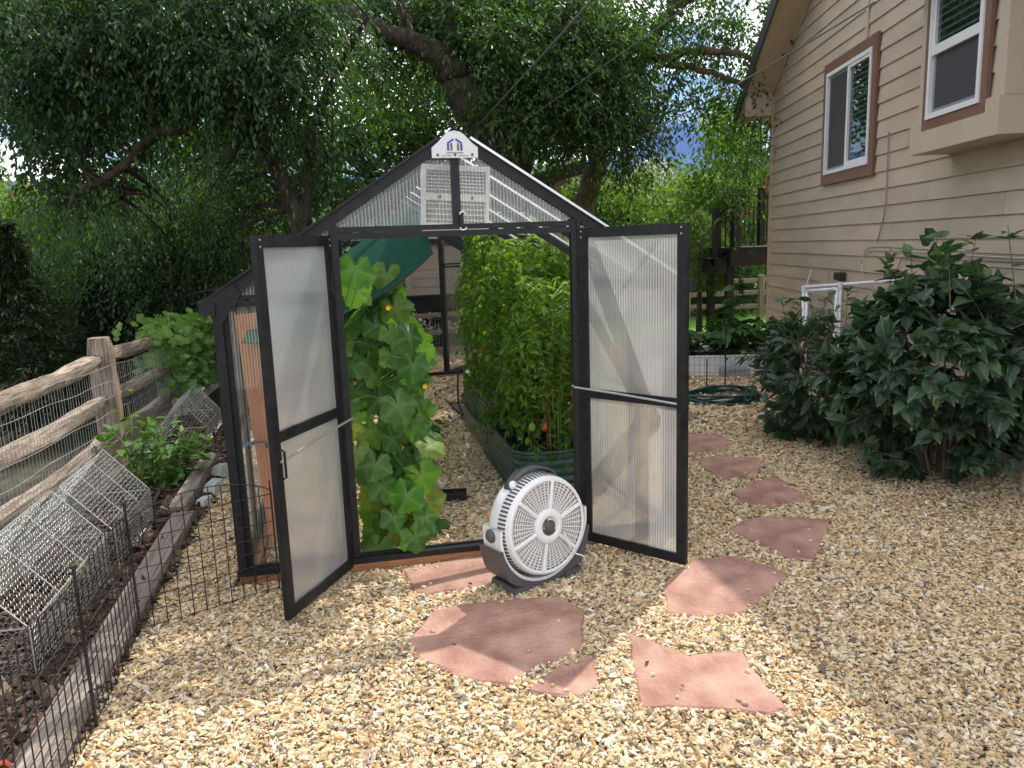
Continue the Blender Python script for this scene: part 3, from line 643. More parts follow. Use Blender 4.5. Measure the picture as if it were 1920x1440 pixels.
# raised beds
def raised_bed(x0, x1, y0, y1, h, label, m):
    t = thing('raised_bed', label, 'raised bed', ((x0+x1)/2,(y0+y1)/2,0), 'corrugated raised beds in the greenhouse')
    rc = .16; out = []
    for cx, cy, a0 in ((x1-rc,y1-rc,0),(x0+rc,y1-rc,pi/2),(x0+rc,y0+rc,pi),(x1-rc,y0+rc,1.5*pi)):
        for a in np.linspace(a0, a0+pi/2, 7): out.append((cx, cy, math.cos(a), math.sin(a)))
    zs = np.linspace(.0, h, 49); P = []
    for z in zs:
        bulge = .011*(abs(math.sin(pi*z/h*6.0))**.7)
        row = [(cx+(rc+bulge)*c, cy+(rc+bulge)*s_, z) for cx,cy,c,s_ in out]; row.append(row[0]); P.append(row)
    o = MB().grid(P).build('wall', m, t, smooth=True)
    rim = [(cx+(rc+.006)*c, cy+(rc+.006)*s_, h) for cx,cy,c,s_ in out]; rim.append(rim[0]); rim.append(rim[1])
    MB().tube(rim, .014, 8).build('rim', M['bedgreen'] if m is M['bedgreen'] else M['bedwhite'], t, smooth=True)
    so_ = [(cx+(rc-.005)*c, cy+(rc-.005)*s_, h-.07) for cx,cy,c,s_ in out]
    raw_mesh('soil', V(so_), [tuple(range(len(so_)))], m=M['soil'], parent=t)
    return t
raised_bed(.45, 1.13, .80, 2.28, .34, 'dark green corrugated raised bed nearest the open door, full of tomato plants', M['bedgreen'])
raised_bed(.60, 1.15, 2.42, 4.35, .36, 'second green corrugated raised bed, farther back in the greenhouse', M['bedgreen'])
o = MB().box((.73,4.05,.375),(.22,.40,.022),bev=.008).build('white_tray', M['bedwhite'], loc=(.73,4.05,.364)); tag(o, 'white tray on the far end of the second raised bed', 'tray')
mbp = MB(); mbp.lathe([(.0,0),(.07,0),(.09,.16),(.095,.16),(.095,.18),(.085,.18),(.07,.04)], (.78,4.10,.386),(0,0,1),18); o = mbp.build('flower_pot', M['purple'], loc=(.78,4.10,.386), smooth=True); tag(o, 'purple plastic pot standing on the white tray', 'pot')
# tomato plants
def tomato_plant(x, y, top, spread, lab, z0=.27, n=230, lean=(0,0)):
    t = thing('tomato_plant', lab, 'tomato plant', (x,y,z0), 'tomato plants in the raised beds')
    st = MB(); P = []; Dd = []; U = []; Ls = []
    for s_ in range(5):
        a = rng.random()*2*pi; tip = V([x+lean[0]+math.cos(a)*spread*.6, y+lean[1]+math.sin(a)*spread*.6, top-rng.random()*.35])
        pts = spline([(x+.04*math.cos(a), y+.04*math.sin(a), z0), ((x*1.3+tip[0]*.7)/2, (y*1.3+tip[1]*.7)/2, (z0+tip[2])/2), tip], 6); st.tube(pts, np.linspace(.009,.003,len(pts)), 5)
    pet = []
    for k in range(n):
        f = rng.random()**.75; zc = z0+.06+(top-z0-.06)*f; a = rng.random()*2*pi; r = spread*(.30+.75*rng.random()**.6)*(1.05-.45*max(0,f-.72)/.28*1.2)
        b = V([x+lean[0]*f+.25*r*math.cos(a), y+lean[1]*f+.25*r*math.sin(a), zc]); d = norm(V([math.cos(a), math.sin(a), .35+.5*(f-.5)+rng.normal(0,.2)]))
        Lr = .17+.13*rng.random(); 
        tip = b+V([math.cos(a),math.sin(a),0])*(r*.75+Lr*.3); q = [b, b+d*Lr*.9, (b+d*Lr*.9+tip)/2+V([0,0,-.01]), tip+V([0,0,-.10-.05*rng.random()])]
        cu = spline(q, 3); st.tube(cu[::2] if len(cu)>6 else cu, .0022, 3, cap=False)
        for i, tt in enumerate(np.linspace(.35,1,7)):
            pos = cu[min(len(cu)-1, int(tt*(len(cu)-1)))]; tan = norm(cu[-1]-cu[-4]); side = norm(np.cross(tan, [0,0,1])+1e-6)
            for sg in ((-1,1) if i < 6 else (0,)):
                P.append(pos); Dd.append(tan*(.6 if sg else 1)+side*sg+V([0,0,-.15])+rng.normal(0,.45,3)); U.append(V([0,0,1.])+rng.normal(0,.6,3)); Ls.append((.038+.04*rng.random())*(1.2 if sg == 0 else 1))
    st.build('stems', M['stem'], t)
    P, Dd, U, Ls = V(P), V(Dd), V(U), V(Ls)
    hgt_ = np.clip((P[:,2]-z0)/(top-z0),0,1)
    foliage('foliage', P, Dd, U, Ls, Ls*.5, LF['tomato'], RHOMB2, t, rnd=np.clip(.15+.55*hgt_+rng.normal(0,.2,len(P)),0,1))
    fr = []
    for k in range(5):
        a = -pi/2+rng.normal(0,1.0)-.5; z = z0+.12+rng.random()*(top-z0)*.55; c = V([x+math.cos(a)*spread*.95, y+math.sin(a)*spread*.95, z])
        b = MB(); r = .02+.012*rng.random(); b.sphere(c, r, 8, (1,1,1.35)); b.tube([c+V([0,0,r*1.3]), c+V([-.02*math.cos(a),-.02*math.sin(a),r*1.3+.05])], .002, 4); b.build('tomato', M['tomato'] if k else M['tomato_red'], t, smooth=True)
    return t
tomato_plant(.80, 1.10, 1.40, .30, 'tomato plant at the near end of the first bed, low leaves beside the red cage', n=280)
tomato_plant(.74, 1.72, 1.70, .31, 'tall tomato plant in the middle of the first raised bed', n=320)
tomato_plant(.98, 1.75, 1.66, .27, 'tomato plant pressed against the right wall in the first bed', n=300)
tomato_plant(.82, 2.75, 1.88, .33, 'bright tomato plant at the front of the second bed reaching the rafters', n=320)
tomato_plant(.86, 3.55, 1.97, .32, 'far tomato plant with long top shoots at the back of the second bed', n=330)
def tcage(x, y, r, h, z0, lab):
    t = thing('tomato_cage', lab, 'tomato cage', (x,y,z0))
    part('leg', M['redwire'], lambda b: [b.tube([(x+r*.8*math.cos(a),y+r*.8*math.sin(a),z0),(x+r*math.cos(a),y+r*math.sin(a),z0+h)], .004, 5) for a in (V([0,1,2])*2*pi/3+3.9)], t)
    part('ring', M['redwire'], lambda b: [b.tube([(x+r*k*math.cos(a),y+r*k*math.sin(a),z0+h*f) for a in np.linspace(0,2*pi,20)], .0035, 5) for f, k in ((.35,.87),(.7,.94),(1,1))], t)
tcage(.80, 1.05, .17, .62, .27, 'red coated wire cage round the nearest tomato plant')
# cucumber vine at the left jamb
t = thing('cucumber_vine', 'large leaved cucumber vine spilling out of the left side of the doorway', 'cucumber vine', (-.42,.22,.03))
path = spline([AT(700,1015,4.35), AT(735,900,4.35), AT(720,760,4.35), AT(700,640,4.3), AT(690,505,4.3)], 10)
rows = [(495,655,720),(540,650,738),(600,652,765),(660,650,790),(720,655,800),(780,658,805),(840,672,808),(890,690,798),(940,700,802),(985,705,808),(1020,705,795)]
P=[];Dv=[];U=[];Ls=[];RR=[]; stm = MB()
rowx = lambda y, k: np.interp(y, [r[0] for r in rows], [r[k] for r in rows])
cent = []
for k in range(1500):
    y = 500+525*rng.random(); x0, x1 = rowx(y,1)-12, rowx(y,2); x = x0+(x1-x0)*rng.random(); dd = 4.00+.36*rng.random()
    if len(cent) > 165: break
    if any(math.hypot(x-a, y-b) < (38 if abs(dd-c) < .2 else 24) for a,b,c in cent): continue
    cent.append((x,y,dd))
for k in range(150):
    y = 510+500*rng.random(); x0, x1 = rowx(y,1)-8, rowx(y,2)+4; cent.append((x0+(x1-x0)*rng.random(), y, 4.3+.36*rng.random()))
tocam = norm(V([CP_[0],CP_[1],CP_[2]])-AT(720,760,4.3))
for (x,y,dd) in cent:
    p = AT(x,y,dd); l = (.115+.10*rng.random())
    u = norm(tocam*.75+V([.1,0,.65])+rng.normal(0,.50,3)); d = V([(x-710)/110*.6+rng.normal(0,.35), rng.normal(-.2,.2), -.9+rng.normal(0,.3)])
    P.append(p); Dv.append(d); U.append(u); Ls.append(l); RR.append(np.clip((.12+.5*rng.random()) if y < 770 or rng.random() < .72 else .66+.34*rng.random(),0,1))
    q = path[np.argmin(np.abs(path[:,2]-p[2]+.03))]; stm.tube(spline([q, (q+p)/2+V([0,0,.03]), p],3), .0035, 4, cap=False)
P,Dv,U,Ls,RR = map(V,(P,Dv,U,Ls,RR))
foliage('foliage', P-nrm(Dv)*Ls[:,None]*.3, Dv, U, Ls, Ls*1.0, LF['cuke'], LOBED, t, rnd=RR, smooth=True, jit=.035)
for k in range(4): stm.tube(path+rng.normal(0,.012,path.shape)+V([.03*k-.04,.03*k,0]), .006, 5)
stm.build('stems', M['stem'], t)
for (x,y) in ((728,577),(797,724),(752,838),(782,800)):
    c = AT(x,y,4.18); b = MB()
    for k in range(5):
        a = k*2*pi/5; e = V([math.cos(a),0,math.sin(a)]); s_ = V([-math.sin(a),0,math.cos(a)]); b.add([c, c+e*.009+s_*.007+V([0,-.008,0]), c+e*.018+V([0,-.012,0]), c+e*.009-s_*.007+V([0,-.008,0])], [(0,1,2,3)])
    b.tube([c, c+V([0,.03,-.01])], .004, 5); b.build('flower', M['yellow'], t)
# low items on the left inside
t = thing('planter_pot', 'grey planter tub with drooping leaves behind the cucumber vine', 'planter', (-.12,1.75,0))
part('tub', M['greyfabric'], lambda b: b.lathe([(.0,.0),(.13,0),(.17,.26),(.175,.26),(.175,.29),(.155,.29),(.13,.24),(0,.24)], (-.15,1.75,0),(0,0,1),20), t, smooth=True)
n = 70; a = rng.random(n)*2*pi; r = .05+.17*rng.random(n); P = np.stack([-.15+r*np.cos(a),1.75+r*np.sin(a),.26+.14*rng.random(n)-.2*np.maximum(0,r-.12)],1); D_ = np.stack([np.cos(a),np.sin(a),-.6+rng.normal(0,.3,n)],1)
foliage('foliage', P, D_, V([0,0,1.])+rng.normal(0,.3,(n,3)), .07+.05*rng.random(n), .07+.02*rng.random(n), LF['bed'], HEART, t)
t = thing('seed_tray', 'black three cell seedling tray lying on the gravel inside the doorway', 'seed tray', (-.01,1.02,.02)); a_ = math.radians(-8); e1 = V([math.cos(a_),math.sin(a_),0]); e2 = V([-math.sin(a_),math.cos(a_),0]); c = V([.0,1.0,.045]); axs = [e1,e2,V([0,0,1.])]
part('tray', M['blackrub'], lambda b: (b.box(c,(.24,.13,.008),axs), [b.box(c+e1*u+V([0,0,.012]),(.008,.13,.03),axs) for u in (-.12,-.04,.04,.12)], [b.box(c+e2*w+V([0,0,.012]),(.24,.008,.03),axs) for w in (-.065,.065)]), t)
o = MB().box((-.18,1.28,.03),(.24,.16,.03),[norm([1,-.3,0]),norm([.3,1,0]),V([0,0,1])],bev=.01).build('paving_block', M['greyfabric'], loc=(-.18,1.28,0)); tag(o, 'flat grey paving block on the gravel behind the seedling tray', 'paving block')
o = MB().tube(spline([(.70,4.2,.30),(.56,4.25,.38),(.50,4.0,.10),(.48,3.6,.03),(.42,4.3,.03),(.35,4.9,.03),(.55,5.2,.03)],8), .011, 6).build('watering_hose', M['blackrub'], loc=(.5,4.2,.03), smooth=True); tag(o, 'black watering hose hanging off the far end of the second bed', 'hose')

# ------------------------------------------------------------------ floor fan
FP = V([.285,-.41,.02]); th = math.radians(25)
def fan_place():
    t = thing('floor_fan', 'round white and grey floor fan standing on a flagstone at the open doorway', 'fan', FP)
    return t
t = fan_place()
front = V([math.sin(th)*math.cos(.08), -math.cos(th)*math.cos(.08), math.sin(.08)]); sx = V([math.cos(th), math.sin(th), 0]); upf = np.cross(sx, front)*1.0
if upf[2] < 0: upf = -upf
fc = FP+V([0,0,.300])
def fp(x, z, y): return fc+sx*x+upf*z+front*y       # x right, z up, y out of the front
def arcpts(r, a0, a1, y, n=40): return [fp(r*math.cos(a), r*math.sin(a), y) for a in np.linspace(a0,a1,n)]
o = part('housing', M['fanwhite'], lambda b: b.lathe([(.225,.085),(.238,.090),(.246,.080),(.256,.045),(.262,.0),(.262,-.05),(.252,-.075),(.232,-.088),(.226,-.075),(.245,-.05),(.248,.03),(.232,.075),(.225,.085)], fc, front, 64), t, smooth=True)
part('vent_slot', M['fangrey'], lambda b: [b.box(fp(.2555*math.cos(a),.2555*math.sin(a),.038),(.006,.011,.048),[V(sx*math.cos(a)+upf*math.sin(a)), sx*-math.sin(a)+upf*math.cos(a), norm(front-.22*(sx*math.cos(a)+upf*math.sin(a)))]) for a in np.linspace(0,2*pi,78,endpoint=False)], t)
gr = part('front_grille', M['fanwhite'], lambda b: (
    [b.tube([fp(r*math.cos(a), r*math.sin(a), .076) for a in np.linspace(0,2*pi,49)], .0030, 5) for r in np.linspace(.10,.216,9)],
    [b.bar(fp(.085*math.cos(a),.085*math.sin(a),.080), fp(.229*math.cos(a),.229*math.sin(a),.078), .0036,.008,up=front) for a in np.linspace(0,2*pi,48,endpoint=False)]), t)
part('grille_spoke', M['fanwhite'], lambda b: [b.bar(fp(.080*math.cos(a),.080*math.sin(a),.088), fp(.230*math.cos(a),.230*math.sin(a),.086), .020,.016,up=front,bev=.005) for a in np.radians([77,137,197,257,317,17])], gr)
hub = part('hub', M['fanwhite'], lambda b: b.lathe([(.085,.062),(.090,.080),(.088,.094),(.080,.101),(.052,.104),(.047,.098)], fc, front, 40), t, smooth=True)
part('hub_cap', M['fangrey'], lambda b: (b.lathe([(.047,.090),(.036,.092),(.035,.088)], fc, front, 30), b.lathe([(.030,.094),(.026,.104),(.015,.107),(.0,.107)], fc, front, 24)), hub, smooth=True)
part('hub_ring', M['fanwhite'], lambda b: [b.tube(arcpts(r,-.6,1.9,.100,16), .0022, 5) for r in (.036,.042)], hub)
def blades(b):
    for k in range(5):
        a0 = k*2*pi/5; P = []
        for r in np.linspace(.05,.215,7):
            w = .28+.34*(r-.05)/.165
            P.append([fp(r*math.cos(a0+w*(s_-.5)*2+r*1.5), r*math.sin(a0+w*(s_-.5)*2+r*1.5), .0+.045*(s_-.5)) for s_ in np.linspace(0,1,7)])
        b.grid(P)
part('fan_blade', M['fanblade'], blades, t, smooth=True)
part('rear_grille', M['fanwhite'], lambda b: ([b.tube([fp(r*math.cos(a), r*math.sin(a), -.075) for a in np.linspace(0,2*pi,41)], .002, 4) for r in np.linspace(.03,.225,13)], [b.bar(fp(.02*math.cos(a),.02*math.sin(a),-.078), fp(.23*math.cos(a),.23*math.sin(a),-.078), .006,.006,up=front) for a in np.linspace(0,2*pi,18,endpoint=False)]), t)
fh_ = V([math.sin(th), -math.cos(th), 0])
# handle at the top
def handle(b):
    n = 18; P = []
    for a in np.linspace(math.radians(58), math.radians(128), n):
        f = math.sin(pi*(a-math.radians(58))/math.radians(70)); ro = .262+.034*f**.6; ri = .262+.018*f**.6 if .35 < f else .255
        P.append([fp(ri*math.cos(a),ri*math.sin(a),-.045), fp(ro*math.cos(a),ro*math.sin(a),-.045), fp(ro*math.cos(a),ro*math.sin(a),.015), fp(ri*math.cos(a),ri*math.sin(a),.015), fp(ri*math.cos(a),ri*math.sin(a),-.045)])
    b.grid(P)
part('carry_handle', M['fangrey'], handle, t, smooth=True)
part('foot', M['fangrey'], lambda b: [b.prism([FP+sx*(x-.06)+fh_*.085, FP+sx*(x-.05)+fh_*.085+V([0,0,.03]), FP+sx*(x+.05)+fh_*.085+V([0,0,.03]), FP+sx*(x+.06)+fh_*.085], fh_*-.20) for x in (-.165,.165)], t)
part('control_knob', M['fanwhite'], lambda b: b.lathe([(.0,.012),(.020,.010),(.022,0)], fp(.272*math.cos(math.radians(122)),.272*math.sin(math.radians(122)),.012), norm(front+upf*.3), 18), t, smooth=True)
# cradle: U band and feet stand upright (not tilted)
fh = V([math.sin(th), -math.cos(th), 0]); zz_ = V([0,0,1.])
def cp(x, z, y): return FP+sx*x+zz_*z+fh*y
def cradle(b, r0f, r1f, y0, y1, a0=180, a1=360, n=40):
    P = []
    for a in np.radians(np.linspace(a0,a1,n)):
        r0, r1 = r0f(a), r1f(a); c_, s_ = math.cos(a), math.sin(a)
        P.append([cp(r0*c_, max(.004,.300+r0*s_), y0), cp(r1*c_, max(.0,.300+r1*s_), y0), cp(r1*c_, max(.0,.300+r1*s_), y1), cp(r0*c_, max(.004,.300+r0*s_), y1), cp(r0*c_, max(.004,.300+r0*s_), y0)])
    b.grid(P)
o = part('cradle', M['fanwhite'], lambda b: cradle(b, lambda a: .268, lambda a: .282+.012*abs(math.sin(a)), -.085, .062, 172, 368), t)
auto_smooth(o)
o = part('base', M['fangrey'], lambda b: cradle(b, lambda a: .283, lambda a: .290+.012*max(0,-math.sin(a))**.5+.030*math.exp(-((math.degrees(a)-225)/16)**2)+.030*math.exp(-((math.degrees(a)-315)/16)**2), -.115, .075, 192, 348, 60), t)
auto_smooth(o)
for sg in (-1,1):
    part('pivot_knob', M['fangrey'], lambda b: b.lathe([(.0,.030),(.020,.028),(.034,.016),(.036,0),(.030,-.02)], cp(sg*.276,.300,-.012), sx*sg, 20), t, smooth=True)
part('power_cord', M['fanwhite'], lambda b: b.tube(spline([fp(.085,-.055,.105), fp(.105,-.12,.112), fp(.145,-.175,.108), fp(.195,-.205,.112), fp(.215,-.25,.10), cp(.235,.02,.07), cp(.26,.012,.02), cp(.27,.012,-.15)],6), .004, 6), t, smooth=True)
# ------------------------------------------------------------------ left side: timbers, split rail fence, cages, wire border
def timber(p, q, w, h, label, m=M['timber']):
    p = V(p, dtype=float); q = V(q, dtype=float); n = 26; d = norm(q-p); sd = V([d[1],-d[0],0]); P = []
    for i, f in enumerate(np.linspace(0,1,n)):
        c = p+(q-p)*f; j = rng.normal(0,.004,8); ww = w/2; hh = h
        ring = [c-sd*ww+V([0,0,-.05]), c-sd*(ww+j[0]*.6)+V([0,0,hh*.8+j[1]*.5]), c-sd*(ww*.85)+V([0,0,hh+j[2]*.5]), c-sd*ww*.3+V([0,0,hh+.003+j[3]*.6]), c+sd*ww*.3+V([0,0,hh+j[4]*.6]), c+sd*ww*.85+V([0,0,hh+j[5]*.5]), c+sd*(ww+j[6]*.6)+V([0,0,hh*.8]), c+sd*ww+V([0,0,-.05])]
        P.append(ring)
    b = MB().grid(P); b.add(P[0], [tuple(range(8))]); b.add(P[-1], [tuple(range(8))[::-1]])
    o = b.build('edging_timber', m, loc=((p+q)/2)*V([1,1,0])); auto_smooth(o, 40); return tag(o, label, 'timber', 'timbers edging the bark bed')
timber((-1.70,-3.4,0),(-1.73,1.10,0),.15,.085,'long weathered timber edging the bark bed at the bottom left')
timber((-1.78,1.16,0),(-1.80,2.55,0),.13,.10,'short weathered timber at the far end of the edging')
for k,(x,y,s_,lab) in enumerate(((-1.66,1.40,.10,'flat grey edging stone nearest the long timber end'),(-1.64,1.72,.12,'larger pale edging stone at the far timber'),(-1.66,2.15,.11,'upright pale edging stone next to the greenhouse corner'))):
    v = wed*V([s_*.75,s_*1.3,s_*.8])*(1+rng.normal(0,.08,(len(wed),1))); o = raw_mesh('edging_stone', v+V([x,y,.03+.01*k]), wedF, m=mat('pale_edging_stone%d'%k,(.38,.37,.36),.85,(.55,.53,.51),14,.4,40), loc=(x,y,0)); tag(o, lab, 'stone', 'stones edging the bark bed')
fpos = [(-2.47,-.35,1.17,-.06),(-2.50,2.44,1.126,-.14),(-2.53,5.17,1.06,-.2),(-2.57,7.94,.74,-.3)]
t = thing('split_rail_fence', 'weathered split rail fence with wire mesh along the left side', 'fence', (-2.5,2.4,-.14))
for x,y,zt_,zb_ in fpos:
    P = []; 
    for f in np.linspace(0,1,12):
        z = zb_-.1+(zt_-zb_+.1)*f; w = .085*(1-.05*f)*(1.0 if f < .985 else .82); c = V([x+.01*math.sin(3*f),y,z])
        P.append([c+V([w*sx_+rng.normal(0,.003), w*sy_+rng.normal(0,.003), 0]) for sx_,sy_ in ((-1,-.8),(-.8,-1),(.8,-1),(1,-.8),(1,.8),(.8,1),(-.8,1),(-1,.8),(-1,-.8))])
    P.append([P[-1][0]*.15+V([x,y,P[-1][0][2]])*.85]*9); b = MB().grid(P); o = b.build('post', M['wood_post'], t); auto_smooth(o, 50)
    hol = MB()
    if y == 2.44:
        for z in (.93,): hol.lathe([(0,.0),(.028,0),(.03,-.01)], (x+.088,y-.03,z), (1,0,0), 12).build('mortise', M['dark_int'], t)
for i in range(3):
    (xa,ya,za,ba),(xb,yb,zb2,bb) = fpos[i], fpos[i+1]
    for k,(ha,hb) in enumerate(((.97,.95),(.655,.64),(.34,.33)) if i < 2 else ((.83,.62),(.55,.36),(.25,.12))):
        n = 14; P = []; off = .02*rng.normal(); ya_, yb_ = ya-.02, yb+.02
        za0 = (1.02,.71,.40)[k] if i == 0 else (ha if i == 2 else (.985,.655,.36)[k]); zb0 = (.965,.645,.355)[k] if i == 0 else (hb if i == 2 else (.90,.60,.30)[k])
        if i == 0: za0 += .02
        j = rng.normal(0,.010,(n,8)); j = (j+np.roll(j,1,0)+np.roll(j,-1,0))/1.6
        for q,f in enumerate(np.linspace(0,1,n)):
            tp = .55+.45*min(1, min(f,1-f)*7); c = V([xa+(xb-xa)*f+.03*math.sin(pi*f), ya_+(yb_-ya_)*f, za0+(zb0-za0)*f-.03*math.sin(pi*f+off)])
            P.append([c+V([.034*cx_*tp+j[q,a]*.6, 0, .054*cz_*tp+j[q,a]]) for a,(cx_,cz_) in enumerate(((-1,-.7),(-.6,-1),(.6,-1),(1,-.6),(1,.6),(.5,1),(-.6,1),(-1,.6)))]); P[-1].append(P[-1][0])
        b = MB().grid(P); b.add(P[0][:8],[tuple(range(8))]); b.add(P[-1][:8],[tuple(range(8))[::-1]]); o = b.build('rail', M['wood_fence'], t); auto_smooth(o, 40)
b = MB(); xw = -2.40
ztop = lambda y: 1.04-.045*(y+.5) if y > -.5 else 1.05
for y in np.arange(-1.2, 8.0, .052):
    if y < 4 or True: b.tube([(xw-.012*y*.5+rng.normal(0,.001),y,-.15),(xw-.012*y*.5+rng.normal(0,.002),y+rng.normal(0,.003),ztop(y))], .0016 if y < 3.5 else .0013, 3, cap=False)
for k in range(10):
    b.tube([(xw-.006*y+.004*math.sin(y*9+k), y, max(-.15,ztop(y)-.115*k+.006*math.sin(y*6+k*2))) for y in np.arange(-1.2,8.0,.15)], .0016, 3, cap=False)
b.build('wire_mesh', M['galv'], t)
# chicken wire cages
def hexwire(b, o, eu, ev, lu, lv, cell, clip=None, r=.0011):
    w = cell; h = cell*.58; seg = []
    nu = int(lu/w)+2; nv = int(lv/(h*1.5))+2
    for j in range(-1,nv):
        for i in range(-1,nu):
            u = i*w+(j%2)*w/2; v = j*h*1.5
            a = (u+w/2, v); c_ = (u, v+h/2); d = (u+w, v+h/2)
            seg += [(a,c_),(a,d),(c_,(u,v+h*1.5))]
    for p,q in seg:
        if not all(-1e-6 <= s_[0] <= lu and -1e-6 <= s_[1] <= lv for s_ in (p,q)): continue
        if clip and not (clip(*p) and clip(*q)): continue
        P = o+eu*p[0]+ev*p[1]; Q = o+eu*q[0]+ev*q[1]; wv = rng.normal(0,.0015,3); b.tube([P+wv,Q+wv], r, 3, cap=False)
def cage(xr, xl, y0, y1, ze, zr, label, cell):
    t = thing('wire_cage', label, 'plant cage', ((xr+xl)/2,(y0+y1)/2,0), 'chicken wire plant cages in the bark bed'); xm = (xr+xl)/2; hw = (xr-xl)/2; zb_ = .02
    rods = MB()
    for y in (y0,y1):
        rods.tube([(xr,y,zb_),(xr,y,ze),(xm,y,zr),(xl,y,ze),(xl,y,zb_),(xr,y,zb_)], .0035, 5); rods.tube([(xr,y,ze),(xl,y,ze)], .003, 5)
    for x,z in ((xr,zb_),(xr,ze),(xm,zr),(xl,ze),(xl,zb_)): rods.tube([(x,y0,z),(x,y1,z)], .0035, 5)
    for f in (.33,.66):
        y = y0+(y1-y0)*f; rods.tube([(xr,y,ze),(xm,y,zr),(xl,y,ze)], .0025, 5)
    rods.build('frame', M['galv'], t)
    b = MB(); Y = V([0,1.,0]); L_ = y1-y0; rl = math.hypot(hw, zr-ze)
    for s_, x in ((1,xr),(-1,xl)):
        ev = V([-s_*hw,0,zr-ze])/rl; hexwire(b, V([x,y0,ze]), Y, ev, L_, rl, cell); hexwire(b, V([x,y0,zb_]), Y, V([0,0,1.]), L_, ze-zb_, cell)
    for y in (y0,y1):
        hexwire(b, V([xl,y,zb_]), V([1.,0,0]), V([0,0,1.]), 2*hw, zr-zb_, cell, clip=lambda u,v: v+zb_ <= ze+(hw-abs(u-hw))/hw*(zr-ze))
    b.build('chicken_wire', M['galv'], t)
cage(-1.93,-2.42,.36,1.15,.24,.525,'near chicken wire cage with a peaked top, behind the black wire border', .027)
cage(-1.92,-2.34,3.18,4.0,.20,.465,'far chicken wire cage with a peaked top, next to the greenhouse side wall', .034)
cage(-1.95,-2.42,-.78,.27,.25,.53,'chicken wire cage nearest the camera, at the far left in the bark bed',.027)
# black wire border fence
t = thing('wire_border_fence', 'black wire border fence with arched panels pinned by stakes at the lower left', 'wire fence', (-1.62,-.8,0))
stk = [V([-1.60,-2.35,0]), V([-1.605,-1.195,0]), V([-1.63,-.444,0]), V([-1.03,.0-.16,0])]
hts = [.63,.64,.63,.60]
for i,p in enumerate(stk):
    part('stake', M['black2'], lambda b: (b.tube([p+V([0,0,-.02]), p+V([-.004,.006,hts[i]])], .0065 if i < 3 else .004, 6), b.lathe([(0,.012),(.012,.010),(.013,0),(0,-.002)], p+V([-.004,.006,hts[i]]),(0,0,1),10) if i < 3 else None, [b.tube([p+V([.012*math.cos(a),.012*math.sin(a),z+.004*math.sin(2*a)]) for a in np.linspace(0,5.5,8)], .0025, 4) for z in ((.16,.38,.5) if i < 3 else ())]), t)
for i in range(3):
    p, q = stk[i], stk[i+1]; Ls_ = np.linalg.norm(q-p); nv = int(Ls_/.056); b = MB(); h0 = .55
    top = lambda f: h0+.085*math.sin(pi*f)**.7
    for k in range(nv+1):
        f = k/nv; c = p+(q-p)*f; b.tube([c+V([0,0,.005]), c+V([0,0,top(f)])], .0025, 4, cap=False)
    b.tube([p+(q-p)*f+V([0,0,top(f)]) for f in np.linspace(0,1,20)], .003, 5)
    for z in np.linspace(.03,h0-.02,8): b.tube([p+(q-p)*f+V([0,0,z+.004*math.sin(f*7+i)]) for f in np.linspace(0,1,5)], .0025, 4, cap=False)
    b.build('wire_panel', M['black2'], t)
for k in range(2):
    pass
# blue strap tying the open door to the border fence
s0, s1 = AT(424,836,4.42), AT(497,829,4.02)
t = thing('tie_strap', 'blue elastic strap with metal hooks holding the left door open', 'strap', s0)
part('band', M['blue'], lambda b: b.bar(s0, s0+(s1-s0)*.72, .006, .022), t)
part('hook', M['darkstrap'], lambda b: (b.tube(spline([s0+(s1-s0)*.70, s0+(s1-s0)*.8+V([0,0,.006]), s1, s1+V([.01,-.01,-.03])],5), .007, 6), b.tube(spline([s0, s0+V([-.03,0,-.005]), s0+V([-.06,.0,.0]), s0+V([-.05,0,.02])],5), .005, 6)), t)
# red toy-like scrap on the mulch
o = MB().tube(spline([(-1.80,-1.42,.05),(-1.83,-1.40,.055),(-1.86,-1.41,.05)],4), .009, 6).build('plant_tag', M['red_plastic'], loc=(-1.83,-1.41,.03)); tag(o, 'small orange red plastic scrap lying on the bark', 'scrap')
